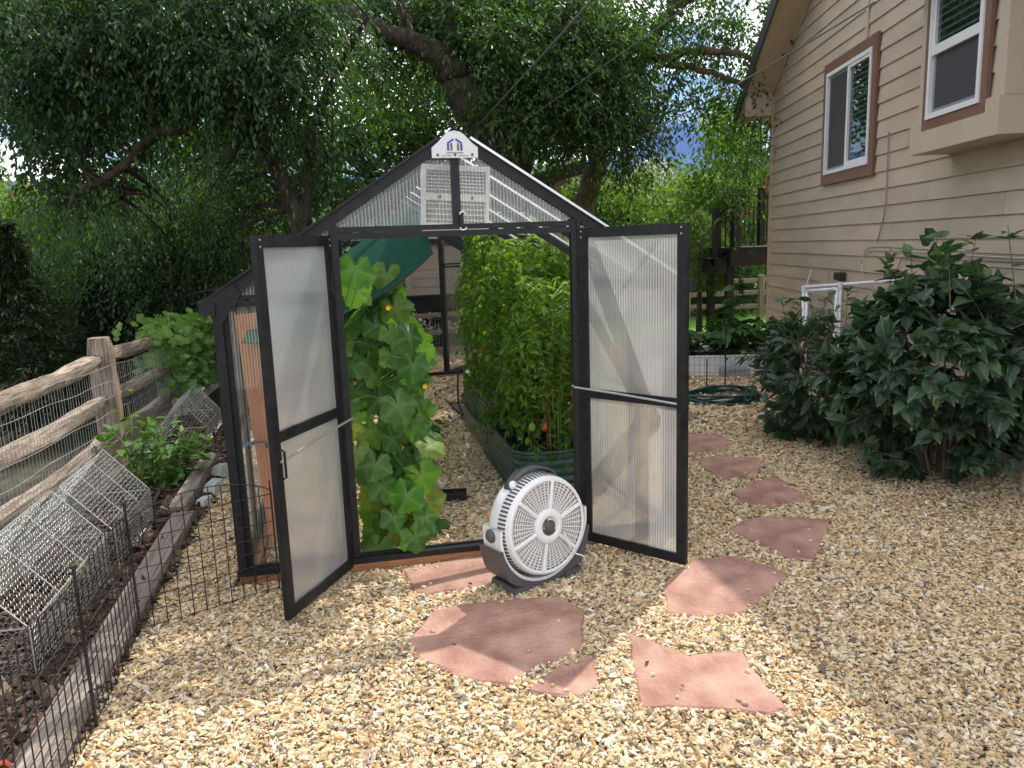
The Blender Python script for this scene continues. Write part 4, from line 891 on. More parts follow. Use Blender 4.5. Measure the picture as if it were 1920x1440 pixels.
# leafy plants left
def leafy(name, label, cat, base, r, h, n, leaf, m, tm=HEART, nst=7, stemc='twig', wid=.8, low=.0, group=None, tilt=.5, rn=None, drop=.2):
    base = V(base, dtype=float); t = thing(name, label, cat, base, group); st = MB(); P=[];D_=[];U=[]
    tips = []
    for k in range(nst):
        a = 2*pi*k/nst+rng.normal(0,.35); rr = r*(.15+.85*rng.random()); tip = base+V([rr*math.cos(a), rr*math.sin(a), h*(1.0-.45*(rr/r)**2)*(.8+.25*rng.random())])
        md = base*.45+tip*.55+V([0,0,.08*h]); md[:2] = base[:2]*.6+tip[:2]*.4
        pts = spline([base+V([.05*r*math.cos(a),.05*r*math.sin(a),0]), md, tip], 8); st.tube(pts, np.linspace(max(.004,.012*h), .003, len(pts)), 5); tips.append(pts)
    per = n//nst
    for pts in tips:
        for k in range(per):
            f = low+(1-low)*rng.random()**.8; p = pts[int(f*(len(pts)-1))]; a = rng.random()*2*pi; ln_ = r*.38*rng.random()**.7*(1.15-.6*f)
            q = p+V([math.cos(a)*ln_, math.sin(a)*ln_, rng.normal(0,.05*h)]); 
            if q[2] < base[2]+.02: q[2] = base[2]+.02+.05*rng.random()
            out = (q-base)*V([1,1,0]); out = out/(np.linalg.norm(out)+1e-6)
            P.append(q); D_.append(V([math.cos(a),math.sin(a),0])*.6+out*.6+V([0,0,-drop])+rng.normal(0,.25,3)); U.append(V([0,0,1.])+out*tilt+rng.normal(0,.3,3))
            if ln_ > .05 and rng.random() < .5: st.tube([p,q], .0025, 3, cap=False)
    st.build('stems', M[stemc], t); P,D_,U = V(P),V(D_),V(U); ls = leaf*(.6+.6*rng.random(len(P)))
    foliage('foliage', P, D_, U, ls, ls*wid, m, tm, t, rnd=rn(P) if rn else None, smooth=True); return t
leafy('raspberry_bush', 'young green leafy bush in the bark bed between the two cages', 'bush', (-2.02,2.05,.0), .42, .50, 260, .10, LF['grape'], RHOMB2, 9, 'stem', .6, tilt=.3, rn=lambda P: np.clip(rng.normal(.2,.15,len(P)),0,1))
leafy('raspberry_cane', 'tall thin leafy cane beside the nearest fence post', 'plant', (-2.20,1.95,.0), .22, .82, 70, .10, LF['grape'], RHOMB2, 3, 'stem', .6, rn=lambda P: np.clip(rng.normal(.3,.15,len(P)),0,1))
leafy('weed_plant', 'small low weed at the foot of the greenhouse corner', 'plant', (-1.95,2.75,.0), .25, .22, 60, .08, LF['grape'], RHOMB2, 5, 'stem', .6)
leafy('seedling', 'tiny yellowish seedling under the near cage', 'plant', (-2.10,.2,.0), .08, .22, 14, .05, LF['grape'], RHOMB2, 3, 'stem', .6, rn=lambda P: .7+.3*rng.random(len(P)))
# grapevine over the fence
t = thing('grapevine', 'sunlit grapevine sprawling over the fence rails behind the far cage', 'vine', (-2.5,5.0,-.1)); n = 1150
y = 3.6+2.9*rng.random(n)**.8; z = 1.15-.055*(y-2)-.75*rng.random(n)**1.5; z += .14*np.exp(-((y-4.9)/.8)**2); x = -2.42+rng.normal(0,.16,n)+.12*(1-z); P = np.stack([x,y,z],1)
k_ = rng.random(n) < np.clip((y-3.5)/.9,.12,1); P = P[k_]; n = len(P); D_ = np.stack([rng.normal(.5,.5,n),rng.normal(-.3,.5,n),rng.normal(-.6,.4,n)],1); U = V([.35,-.5,.9])+rng.normal(0,.4,(n,3)); ls = .06+.055*rng.random(n)
foliage('foliage', P, D_, U, ls, ls*1.0, LF['grape'], LOBED, t, rnd=np.clip(.05+.5*(P[:,2]-.3)+rng.normal(0,.15,n),0,1), smooth=True)
part('stems', M['twig'], lambda b: [b.tube(spline([(-2.5,5.0+.2*q,-.15),(-2.45,4.8+.3*q,.6),(-2.42,4.2+.8*q,1.0),(-2.36,3.6+1.2*q,.9)],6), np.linspace(.014,.004,19), 5) for q in range(4)], t)

# ------------------------------------------------------------------ house on the right
W0 = V([5.80675386,6.86634343,0]); DW = V([-.26606088,-.96395623,0]); NW = V([-.96395623,.26606088,0]); ZU = V([0,0,1.])
def hp(s, o, h): return W0+DW*s+NW*o+ZU*h
HAX = [DW, NW, ZU]
house = thing('house', 'two storey tan house with lap siding on the right', 'house', hp(4,0,0))
PK = 4.2; SLP = .50; H_E = 3.86
def roofline(s): return H_E+SLP*s if s < PK else H_E+SLP*PK-SLP*(s-PK)
def hbox(b, s0, s1, o0, o1, h0, h1, bev=0): b.box(hp((s0+s1)/2,(o0+o1)/2,(h0+h1)/2), (abs(s1-s0),abs(o1-o0),abs(h1-h0)), HAX, bev)
SE = 8.9; LAP = .167
def siding(b):
    h = -.35; i = 0
    rs = np.random.default_rng(3)
    while h < 6.1:
        h1 = h+LAP; smin = max(0, (h-H_E)/SLP); smax = min(SE, 2*PK-(h-H_E)/SLP)
        smin1 = max(0, (h1-H_E)/SLP); smax1 = min(SE, 2*PK-(h1-H_E)/SLP)
        if smax <= smin: break
        smax1 = max(smax1, smin1+.01)
        n = max(2, int((smax-smin)/.8)); wv = rs.normal(0,.0018,n+1)
        P = [[hp(smin+(smax-smin)*k/n, .000, h-.001) for k in range(n+1)], [hp(smin+(smax-smin)*k/n, .019, h-.001+wv[k]) for k in range(n+1)], [hp(smin1+(smax1-smin1)*k/n, .002, h1+.004) for k in range(n+1)]]
        b.grid(P); SS.extend(list(np.linspace(smin,smax,n+1))*2+list(np.linspace(smin1,smax1,n+1))); RW.extend([i]*(3*(n+1))); h = h1; i += 1
SS = []; RW = []; mb_ = MB(); siding(mb_); mb_.build('lap_siding', M['siding_lap'], house, attrs={'s': V(SS), 'row': V(RW)})
def bodybox(b):
    b.prism([hp(0.01,-.02,-1), hp(SE,-.02,-1), hp(SE,-.02,H_E-.1), hp(PK,-.02,H_E+SLP*PK-.12), hp(.01,-.02,H_E-.1)], NW*-8)
part('wall', M['siding_smooth'], bodybox, house)
part('corner_trim', M['siding_smooth'], lambda b: (hbox(b,-.02,.09,.0,.028,-.4,H_E-.1), hbox(b,-.022,.0,-.12,.028,-.4,H_E-.1)), house)
OV = .42
def roof(b):
    for s0, s1 in ((-.55,PK),(2*PK+.55,PK)):
        a = hp(s0,OV,roofline(abs(s0) if 0 else s0) if s0 < PK else H_E+SLP*PK-SLP*(s0-PK)); 
        z0 = H_E+SLP*s0 if s0 < PK else H_E+SLP*PK-SLP*(s0-PK); z1 = H_E+SLP*PK
        b.prism([hp(s0,OV+.01,z0+.10), hp(s1,OV+.01,z1+.10), hp(s1,OV+.01,z1+.16), hp(s0,OV+.01,z0+.16)], NW*-9)
part('roof', M['shingle'], roof, house)
def barge(b):
    for s0, s1 in ((-.55,PK),(2*PK+.55,PK)):
        z0 = H_E+SLP*s0 if s0 < PK else H_E+SLP*PK-SLP*(s0-PK); z1 = H_E+SLP*PK
        b.prism([hp(s0,OV+.012,z0-.06), hp(s1,OV+.012,z1-.06), hp(s1,OV+.012,z1+.098), hp(s0,OV+.012,z0+.098)], NW*-.03)
part('barge_board', M['grey_roof'], barge, house)
def soffit(b):
    for s0, s1 in ((-.54,PK),(2*PK+.54,PK)):
        z0 = H_E+SLP*s0 if s0 < PK else H_E+SLP*PK-SLP*(s0-PK); z1 = H_E+SLP*PK
        b.prism([hp(s0,OV-.02,z0-.02), hp(s1,OV-.02,z1-.02), hp(s1,OV-.02,z1+.02), hp(s0,OV-.02,z0+.02)], NW*-(OV-.03))
    b.prism([hp(-.54,OV-.02,H_E-.36),hp(.0,OV-.02,H_E-.36),hp(.0,OV-.02,H_E-.03),hp(-.54,OV-.02,H_E-.30)], NW*-(OV-.03))
part('soffit', M['siding_smooth'], soffit, house)
part('frieze_board', M['siding_smooth'], lambda b: [b.prism([hp(s0,.021,H_E+SLP*s0-.11), hp(PK,.021,H_E+SLP*PK-.11), hp(PK,.021,H_E+SLP*PK-.02), hp(s0,.021,H_E+SLP*s0-.02)], NW*.01) for s0 in (0.,)], house)
part('downspout', M['siding_smooth'], lambda b: b.tube([hp(-.3,-.06,H_E-.35), hp(-.08,-.06,H_E-.60), hp(-.06,-.06,H_E-.75), hp(-.06,-.06,-.2)], .035, 8), house)
part('batten', M['siding_smooth'], lambda b: (hbox(b,3.56,3.62,.015,.030,3.68,5.4)), house)
# slider window
def window(s0, s1, h0, h1, o, tw, kind, trim=True):
    w = MB()
    wn = None
    tr = MB(); 
    for a in ((s0,s1,h1-tw,h1),(s0,s1,h0,h0+tw),(s0,s0+tw,h0+tw,h1-tw),(s1-tw,s1,h0+tw,h1-tw)): hbox(tr, a[0],a[1], o, o+.03, a[2],a[3])
    wn = tr.build('window', M['brown'], house)
    i0,i1,j0,j1 = s0+tw,s1-tw,h0+tw,h1-tw; fw = .04; fr = MB()
    for a in ((i0,i1,j1-fw,j1),(i0,i1,j0,j0+fw),(i0,i0+fw,j0+fw,j1-fw),(i1-fw,i1,j0+fw,j1-fw)): hbox(fr, a[0],a[1], o-.01, o+.042, a[2],a[3])
    if kind == 'slide':
        m_ = (i0+i1)/2+.02
        hbox(fr, m_-.025, m_+.03, o-.01, o+.034, j0+fw, j1-fw)
        for a in ((m_+.03,i1-fw,j1-fw-.035,j1-fw),(m_+.03,i1-fw,j0+fw,j0+fw+.05),(i1-fw-.035,i1-fw,j0+fw+.05,j1-fw-.035)): hbox(fr,a[0],a[1],o-.01,o+.03,a[2],a[3])
    else:
        m_ = (j0+j1)/2+.02; hbox(fr, i0+fw, i1-fw, o-.01, o+.036, m_-.03, m_+.04)
        for a in ((i0+fw,i0+fw+.03,m_+.04,j1-fw),(i1-fw-.03,i1-fw,m_+.04,j1-fw)): hbox(fr,a[0],a[1],o-.01,o+.03,a[2],a[3])
    fr.build('frame', M['white'], wn)
    g = MB(); sc = MB(); bl = MB()
    if kind == 'slide':
        hbox(g, m_+.03, i1-fw-.035, o+.006, o+.010, j0+fw+.05, j1-fw-.035); hbox(sc, i0+fw+.03, m_-.025, o+.004, o+.008, j0+fw+.03, j1-fw-.03)
        hbox(fr if 0 else bl, i0+fw, i0+fw+.03, o, o+.012, j0+fw, j1-fw); hbox(bl, i0+fw+.03, m_-.025, o, o+.012, j1-fw-.03, j1-fw); hbox(bl, i0+fw+.03, m_-.025, o, o+.012, j0+fw, j0+fw+.03)
    else:
        hbox(g, i0+fw+.03, i1-fw-.03, o+.006, o+.010, m_+.04, j1-fw); hbox(sc, i0+fw+.03, i1-fw-.03, o+.004, o+.008, j0+fw+.03, m_-.03)
        hbox(bl, i0+fw, i0+fw+.03, o, o+.012, j0+fw, m_-.03); hbox(bl, i1-fw-.03, i1-fw, o, o+.012, j0+fw, m_-.03); hbox(bl, i0+fw+.03, i1-fw-.03, o, o+.012, j0+fw, j0+fw+.03)
    g.build('pane', M['glassb'], wn); sc.build('insect_screen', M['screen'], wn); bl.build('screen_frame', M['screenfr'], wn)
    return wn
M['screenfr'] = mat('screen_frame', (.25,.25,.26), .4)
def blind_glass():
    m = bpy.data.materials.new('window_glass_with_blind'); m.use_nodes = True; nt = m.node_tree; N = nt.nodes; L = nt.links; b = N['Principled BSDF']
    tc = N.new('ShaderNodeTexCoord'); sp = N.new('ShaderNodeSeparateXYZ'); L.new(tc.outputs['Object'], sp.inputs[0])
    mu = N.new('ShaderNodeMath'); mu.operation='MULTIPLY'; mu.inputs[1].default_value = 2*pi/.055; L.new(sp.outputs['Z'], mu.inputs[0]); si = N.new('ShaderNodeMath'); si.operation='SINE'; L.new(mu.outputs[0], si.inputs[0])
    r = N.new('ShaderNodeValToRGB'); r.color_ramp.elements[0].position=.42; r.color_ramp.elements[1].position=.62; r.color_ramp.elements[0].color=(.012,.02,.018,1); r.color_ramp.elements[1].color=(.07,.10,.09,1); L.new(si.outputs[0], r.inputs['Fac']); L.new(r.outputs['Color'], b.inputs['Base Color'])
    b.inputs['Roughness'].default_value=.02; b.inputs['Specular IOR Level'].default_value=1.0; b.inputs['IOR'].default_value=1.6; return m
M['glassb'] = blind_glass()
window(2.40,3.95,2.305,3.678,.019,.115,'slide')
# bay
B0, B1, BO, BH0, BH1 = 5.46, 6.76, .32, 2.335, 2.585
part('bay_box', M['siding_smooth'], lambda b: (hbox(b,B0,B1,.005,BO+.02,BH0,BH1), hbox(b,B0+.06,B1-.02,.005,BO-.03,BH1,4.2), hbox(b,B0+.09,B0+.16,.005,BO,BH1,4.15), hbox(b,B1-.12,B1+.005,.005,BO-.005,BH1,4.2)), house)
def baysiding(b):
    h = BH1
    while h < 4.1:
        P = [[hp(s_, BO-.03+o_, hh) for s_ in (B0+.16, B1-.12)] for o_, hh in ((0,h),(.017,h),(.002,h+LAP))]; b.grid(P); h += LAP
part('bay_siding', M['siding'], baysiding, house)
window(B0+.205,B1-.30+.13,2.50,3.60,BO-.008,.075,'hung')
part('bay_roof', M['grey_roof'], lambda b: b.prism([hp(B0-.22,-.02,4.35),hp(B0-.22,BO+.28,3.62),hp(B0-.22,BO+.28,3.72),hp(B0-.22,BO+.22,3.76),hp(B0-.22,-.02,4.5)], DW*1.9), house)
# cables and fittings on the wall
part('wall_conduit', M['tan_conduit'], lambda b: b.tube(spline([hp(4.27,.03,2.68),hp(4.285,.03,2.2),hp(4.26,.03,1.9),hp(4.12,.03,1.62)],6), .007, 6), house)
for k,(dz,mm) in enumerate(((0,'cable'),(-.022,'cablew'),(-.10,'cable'))):
    part('wall_cable', M[mm], lambda b: b.tube(spline([hp(3.80 if k < 2 else 4.6,.035,1.30),hp(3.78 if k < 2 else 4.7,.035,1.45),hp(3.98 if k<2 else 4.8,.035,1.57+dz),hp(4.9,.035,1.565+dz),hp(5.6,.035,1.55+dz),hp(6.6,.035,1.535+dz),hp(8.0,.035,1.53+dz)],6), .0045, 5), house)
part('outlet_box', M['siding_smooth'], lambda b: b.prism([hp(2.55,.02,.98),hp(2.75,.02,.98),hp(2.72,.02,1.28),hp(2.62,.02,1.28)], NW*.06), house)
part('hose_bib', M['darkstrap'], lambda b: (b.tube([hp(3.05,.02,1.15),hp(3.05,.10,1.15),hp(3.05,.12,1.08)], .018, 8), b.box(hp(3.2,.06,1.25),(.18,.08,.09),HAX,.01), b.tube([hp(3.2,.05,1.2),hp(3.2,.05,.4)], .012, 6)), house)
# ------------------------------------------------------------------ deck behind the house
t = thing('deck', 'raised dark timber deck with black railing behind the house corner', 'deck', (6.5,8.6,0))
part('platform', M['deck'], lambda b: (b.box((8.42,8.85,1.39),(5.0,1.1,.30)), b.box((8.38,8.85,1.545),(5.05,1.15,.025))), t)
part('platform', M['deck'], lambda b: (b.box((5.82,8.72,1.24),(.18,.6,.24)), b.box((5.80,8.72,1.375),(.24,.65,.02))), t)
for x,y in ((6.05,8.6),(7.1,8.5),(6.05,9.3)): part('support_post', M['deck'], lambda b: b.box((x,y,.5),(.12,.12,1.5)), t)
for x,y,z in ((5.78,8.6,1.26),(6.02,8.34,1.55),(6.50,8.34,1.58),(7.5,8.34,1.58)):
    part('railing_post', M['black'], lambda b: (b.box((x,y,z+.47),(.10,.10,.96)), b.box((x,y,z+.96),(.12,.12,.03))), t)
part('railing', M['black'], lambda b: ([b.box((x,8.34,2.03),(.018,.018,.80)) for x in np.arange(6.1,8.0,.085)], b.box((7.02,8.34,2.42),(2.0,.05,.04)), b.box((7.02,8.34,1.63),(2.0,.04,.035)), [b.bar((5.78,8.6,z),(6.02,8.34,z+.2),.04,.04) for z in (1.42,2.1)], [b.box((5.78+.24*f,8.6-.26*f,1.76+.2*f),(.018,.018,.7)) for f in (.25,.5,.75)]), t)
t = leafy('flower_pot_plant', 'leafy plant with red flowers on the deck behind the railing', 'flowers', (6.35,8.8,1.56), .35, .75, 90, .08, LF['bed'], RHOMB2, 6, 'stem', .6)
for k in range(11):
    c = V([6.15+.4*rng.random(), 8.5+.3*rng.random(), 1.72+.5*rng.random()]); b = MB(); b.sphere(c,.025+.015*rng.random(),5,(1,1,.7)); b.build('flower', M['red'], t)
c = AT(1432,345,13.3); t = thing('hanging_flowers', 'red flowers hanging above the deck railing beside the house corner', 'flowers', c); 
for _ in range(5): b = MB(); b.sphere(c+rng.normal(0,.07,3),.04,5); b.build('flower', M['red'], t)
part('hanger', M['black2'], lambda b: b.tube([c,c+V([.1,0,.8])],.006,4), t)
# ------------------------------------------------------------------ right side garden
t = thing('far_rail_fence', 'pale split rail fence beyond the raised vegetable bed', 'fence', (6.6,11.6,0))
for x in (5.2,6.62,8.2,9.8): part('post', M['wood_post'], lambda b: b.box((x,11.9-.2*(x-5),.42),(.13,.12,1.0),bev=.02), t)
for z in (.82,.53,.24):
    for xa in (3.8,6.62): part('rail', M['wood_fence'], lambda b: b.bar((xa,12.15-.2*(xa-3.8),z+rng.normal(0,.02)),(xa+2.9,12.15-.2*(xa-.9),z+rng.normal(0,.02)),.06,.11,bev=.02), t)
t = thing('white_raised_bed', 'low white sided vegetable bed with large leafy plants beyond the hose', 'raised bed', (4.2,5.0,0)); e1 = norm(V([.96,-.27,0])); e2 = V([.27,.96,0]); bc = V([4.15,5.22,0]); axs = [e1,e2,V([0,0,1.])]
part('side_board', M['plastic_white'], lambda b: [b.box(bc+e1*x+e2*y+V([0,0,.135]),d,axs,.006) for x,y,d in ((0,-.45,(1.9,.05,.27)),(0,.45,(1.9,.05,.27)),(-.95,0,(.05,.85,.27)),(.95,0,(.05,.85,.27)))], t)
part('soil', M['soil'], lambda b: b.box(bc+V([0,0,.1]),(1.84,.84,.2),axs), t)
o = MB().box(V([4.05,4.62,.07]),(.34,.16,.13),axs,.006).build('grey_block', M['greyfabric'], loc=(4.05,4.62,0)); tag(o, 'grey masonry block standing against the white bed', 'block')
for k,(x,y,r_,h_,n_,lab) in enumerate(((-.55,-.12,.50,.42,170,'dark broad leaved plant at the left end of the white bed'),(.05,-.15,.50,.50,170,'dark broad leaved plant spilling over the middle of the white bed'),(.55,0,.45,.55,150,'broad leaved plant at the right end of the white bed'))):
    c = bc+e1*x+e2*y; leafy('squash_plant', lab, 'plant', (c[0],c[1],.2), r_, h_, n_, .17, LF['bed'], HEART, 8, 'stem', .9, group='plants in the white bed', tilt=.6)
c = bc+e1*.25+e2*.35; leafy('bean_plant', 'tall climbing bean plant rising out of the white bed', 'plant', (c[0],c[1],.2), .22, 1.0, 110, .15, LF['bed'], HEART, 4, 'stem', .8, tilt=.8)
c = V([4.75,4.35,0]); leafy('leafy_herb', 'low blue green leafy clump between the white bed and the shrubs', 'plant', c, .45, .62, 200, .11, LF['lilac'], RHOMB2, 9, 'stem', .5)
c = V([5.15,4.6,0]); leafy('yellow_bush', 'small yellowish green bush against the house corner', 'bush', c, .30, .85, 260, .06, LF['juniper'], RHOMB, 9, 'twig', .4)
t = thing('low_wire_fence', 'low black wire fence with one tall stake in front of the white bed', 'wire fence', (3.4,4.2,0)); p, q = V([2.9,4.40,0]), V([3.62,4.02,0]); q2 = V([4.5,4.05,0]); b = MB()
for p_,q_ in ((p,q),(q,q2)):
    for f in np.linspace(0,1,15): b.tube([p_+(q_-p_)*f, p_+(q_-p_)*f+V([0,0,.62])], .0022, 3, cap=False)
    for z in np.linspace(.02,.62,8): b.tube([p_+V([0,0,z]), q_+V([0,0,z])], .0022, 3, cap=False)
b.build('wire_panel', M['black2'], t)
for c in (V([3.45,4.14,0]),q): part('stake', M['black2'], lambda b: b.tube([c,c+V([0,0,.75 if c is q else .35])], .008, 5), t)
# hose coil
t = thing('garden_hose', 'dark green garden hose coiled on the gravel by the path', 'hose', (3.28,3.45,0)); hc = V([3.27,3.42,0]); pts = []
for k in range(9):
    ph_ = rng.random()*.5; rx_, ry_ = .43-.035*(k%4)+rng.normal(0,.015), .36-.03*(k%3)+rng.normal(0,.015); o_ = rng.normal(0,.03,2)
    for a in np.linspace(0,2*pi,22,endpoint=False): pts.append(hc+V([o_[0]+rx_*math.cos(a), o_[1]+ry_*math.sin(a), .022+.012*k*(.5+.5*math.sin(a*1.5+k))+.006*rng.random()]))
pts += [hc+V([.3,-.2,.1]), hc+V([.1,-.36,.05])]
MB().tube(spline(pts,2), .0125, 7).build('coil', M['hose'], t, smooth=True)
part('hose_end', M['galv'], lambda b: b.tube([hc+V([-.02,.26,.13]),hc+V([.06,.27,.135])],.016,8), t)
# pvc frame
t = thing('pvc_frame', 'white plastic pipe frame with netting against the house wall', 'plant frame', (4.0,2.1,0)); A = AT(1507,538,7.6); B_ = AT(1576,531,7.2); C_ = AT(1742,522,6.9); z0 = V([1,1,0])
pipes = [(A*z0,A),(A,C_),(C_*z0,C_),(B_*z0,B_)]; inset = V([0,0,-.04]); A2 = AT(1513,546,7.55); B2 = AT(1569,541,7.2); pipes += [(A2*z0,A2),(A2,B2),(B2*z0,B2)]
for p_,q_ in pipes: part('pipe', M['pvc'], lambda b: b.tube([p_,q_], .0155, 10), t, smooth=True)
part('elbow', M['pvc'], lambda b: [b.tube([c+V([0,0,-.05]),c+V([0,0,.012])], .020, 10) for c in (A,B_,C_)], t)
net = MB(); Ln = C_-A
for f in np.linspace(0,1,30): net.tube([(A+Ln*f)*z0+V([0,0,.05]), A+Ln*f], .0012, 3, cap=False)
for g_ in np.linspace(.05,.97,22): net.tube([A*V([1,1,g_]), C_*V([1,1,g_])], .0012, 3, cap=False)
net.build('netting', M['galv'], t)
part('tie', M['cablew'], lambda b: b.tube(spline([A+V([.06,-.02,.16]),A+V([.02,-.03,.02]),A+V([.1,-.03,-.08]),A+V([.2,-.03,-.03])],6), .005, 5), t)
# dark covered cart at right edge
c = V([4.35,.75,0])
t = thing('garden_cart', 'dark blue black covered cart standing against the wall behind the big shrub', 'cart', c)
part('cover', M['navy'], lambda b: b.box(c+V([0,0,.62]),(.6,.5,.62),HAX,.04), t)
for dx in (-.25,.25):
    for dy in (-.2,.2): part('leg', M['black'], lambda b: b.tube([c+DW*dx+NW*dy+V([0,0,0]),c+DW*dx+NW*dy+V([0,0,.33])],.02,8), t)
# shrubs
def shrub(label, base, rx, ry, h, zc, n_tw, per, leaf, m, tm, wid, shoots):
    base = V(base, dtype=float); t = thing('shrub', label, 'shrub', base); st = MB(); P=[];D_=[];U=[]; stems=[]
    for k in range(13):
        a = 2*pi*k/13+rng.normal(0,.25); f = .35+.5*rng.random(); tip = base+V([rx*f*math.cos(a), ry*f*math.sin(a), h*(.62+.25*rng.random())*(1.1-.45*f)])
        q = spline([base+V([.09*math.cos(a),.09*math.sin(a),0]), base*.55+tip*.45+V([0,0,.05*h]), tip], 8); st.tube(q, np.linspace(.014,.005,len(q)), 6); stems.append(q)
    A_ = np.concatenate(stems); rz = h-zc; c = base+V([0,0,zc])
    for k in range(n_tw):
        d = norm(rng.normal(size=3)); d[2] = d[2] if d[2] > -.93 else -d[2]; rr = (.55+.47*rng.random()**.5)*(1+.10*math.sin(5*math.atan2(d[1],d[0])+3*d[2]))
        e = c+d*V([rx,ry,rz if d[2] > 0 else zc*.98])*rr; e[2] = max(e[2], base[2]+.07); w = np.linalg.norm(A_-e,axis=1)+.5*np.maximum(0,A_[:,2]-e[2]+.1)
        p0 = A_[np.argmin(w+rng.random(len(A_))*.12)]; q = spline([p0,(p0+e)/2+V([0,0,.04]),e],6); st.tube(q, np.linspace(.0055,.002,len(q)), 5); tw = (q,per)
        stems.append(tw)
    for k in range(shoots):
        a = rng.random()*2*pi; f = .5*rng.random(); p0 = c+V([rx*f*math.cos(a),ry*f*math.sin(a),rz*.6]); e = p0+V([rng.normal(0,.06),rng.normal(0,.06),rz*(.5+.22*rng.random())]); q = spline([p0,(p0+e)/2,e],6); st.tube(q, np.linspace(.005,.002,len(q)), 5); stems.append((q,per*.8))
    for tw in stems:
        if not isinstance(tw, tuple): continue
        q, pr = tw
        for i in range(int(pr*(.7+.6*rng.random()))):
            f = 1-.8*rng.random()**1.6; i0 = int(f*(len(q)-1)); p = q[i0]; tan = norm(q[min(i0+1,len(q)-1)]-q[max(i0-1,0)]); aa = rng.random()*2*pi
            s1 = norm(np.cross(tan,V([.3,.2,1.]))); s2 = np.cross(tan,s1); sd = s1*math.cos(aa)+s2*math.sin(aa); P.append(p+sd*.03*rng.random()); o_ = norm(p-base-V([0,0,h*.3]))
            D_.append(tan*.45+sd*.75+o_*.25+V([0,0,-.38])+rng.normal(0,.22,3)); U.append(V([0,0,.75])+o_*.85+rng.normal(0,.38,3))
    st.build('branches', M['twig'], t); P,D_,U = V(P),V(D_),V(U); ls = leaf*(.5+.65*rng.random(len(P)))
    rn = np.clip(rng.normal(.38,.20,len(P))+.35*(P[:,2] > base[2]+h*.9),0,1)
    foliage('foliage', P, D_, U, ls, ls*wid*(1), m, tm, t, rnd=rn, smooth=True, jit=.05)
shrub('big dark green shrub with heart shaped leaves at the right edge of the yard', (3.42,.44,0), .84, .74, 1.50, .74, 310, 13, .118, LF['lilac'], HEART, .80, 9)
shrub('smaller narrow leaved dark shrub to the left of the big shrub', (3.22,1.70,0), .60, .55, 1.10, .50, 185, 12, .115, LF['lilac'], RHOMB2, .50, 6)
# ------------------------------------------------------------------ trees
def px_blob(px, py, dep, rx, ry, rd, n):
    c = AT(px, py, dep); k = dep/FPX; e = rvec(n)*(rng.random((n,1))**.4)
    return c + CR_*(e[:,0:1]*rx*k) + V([0,0,1.])*(e[:,1:2]*ry*k) + HF*(e[:,2:3]*rd)
def tree(name, label, limbs, blobs, m, nl, Ls, droop, leaf, bark='bark', wid=.40, group=None, extra=None):
    b0 = limbs[0][0]; base = AT(b0[0], b0[1], b0[2]); base[2] = hgt(base[0], base[1])
    t = thing(name, label, 'tree', base, group); tr = MB(); pts_all = []
    for i, lb in enumerate(limbs):
        P = V([AT(a, b, d) for a, b, d, r in lb]); R_ = V([r for *_, r in lb])
        if i == 0 and abs(P[0][2]) < 6: P = np.concatenate([[base*V([1,1,1])-V([0,0,.1])], P]); R_ = np.concatenate([[R_[0]*1.25], R_])
        q = spline(P, 7); rr = np.interp(np.linspace(0,1,len(q)), np.linspace(0,1,len(R_)), R_); q[1:-1] += rng.normal(0,.015,(len(q)-2,3)); tr.tube(q, rr*(1+rng.normal(0,.05,len(q))), 10); pts_all.append(q)
    A_ = np.concatenate(pts_all); cen = []
    for bl in blobs:
        c = px_blob(*bl); cen.append(c); k = max(2, int(len(c)/45))
        for j in rng.choice(len(c), k):
            p1 = c[j]; p0 = A_[np.argmin(np.linalg.norm(A_-p1,axis=1)+rng.random(len(A_))*1.0)]; L_ = np.linalg.norm(p1-p0)
            if L_ > 3.2: continue
            q = spline([p0, (p0*.55+p1*.45)+V([0,0,.12*L_])+rng.normal(0,.05*L_,3), p1], 5); tr.tube(q, np.linspace(.012+.008*L_, .006, len(q)), 5, cap=False)
    tr.build('trunk', M[bark], t, smooth=True)
    cen = np.concatenate(cen); sh = cen[:,:2]-V([.514,.506])*(cen[:,2:3]-.9)
    cen = cen[~((sh[:,0] > -2.4)&(sh[:,0] < 2.0)&(sh[:,1] > -3)&(sh[:,1] < 4.6)&(rng.random(len(cen)) < .85))]; p,d,u,l,w = sprays(cen, nl, Ls, droop, leaf, wid)
    foliage('crown', p, d, u, l, w, m, RHOMB, t)
    return t
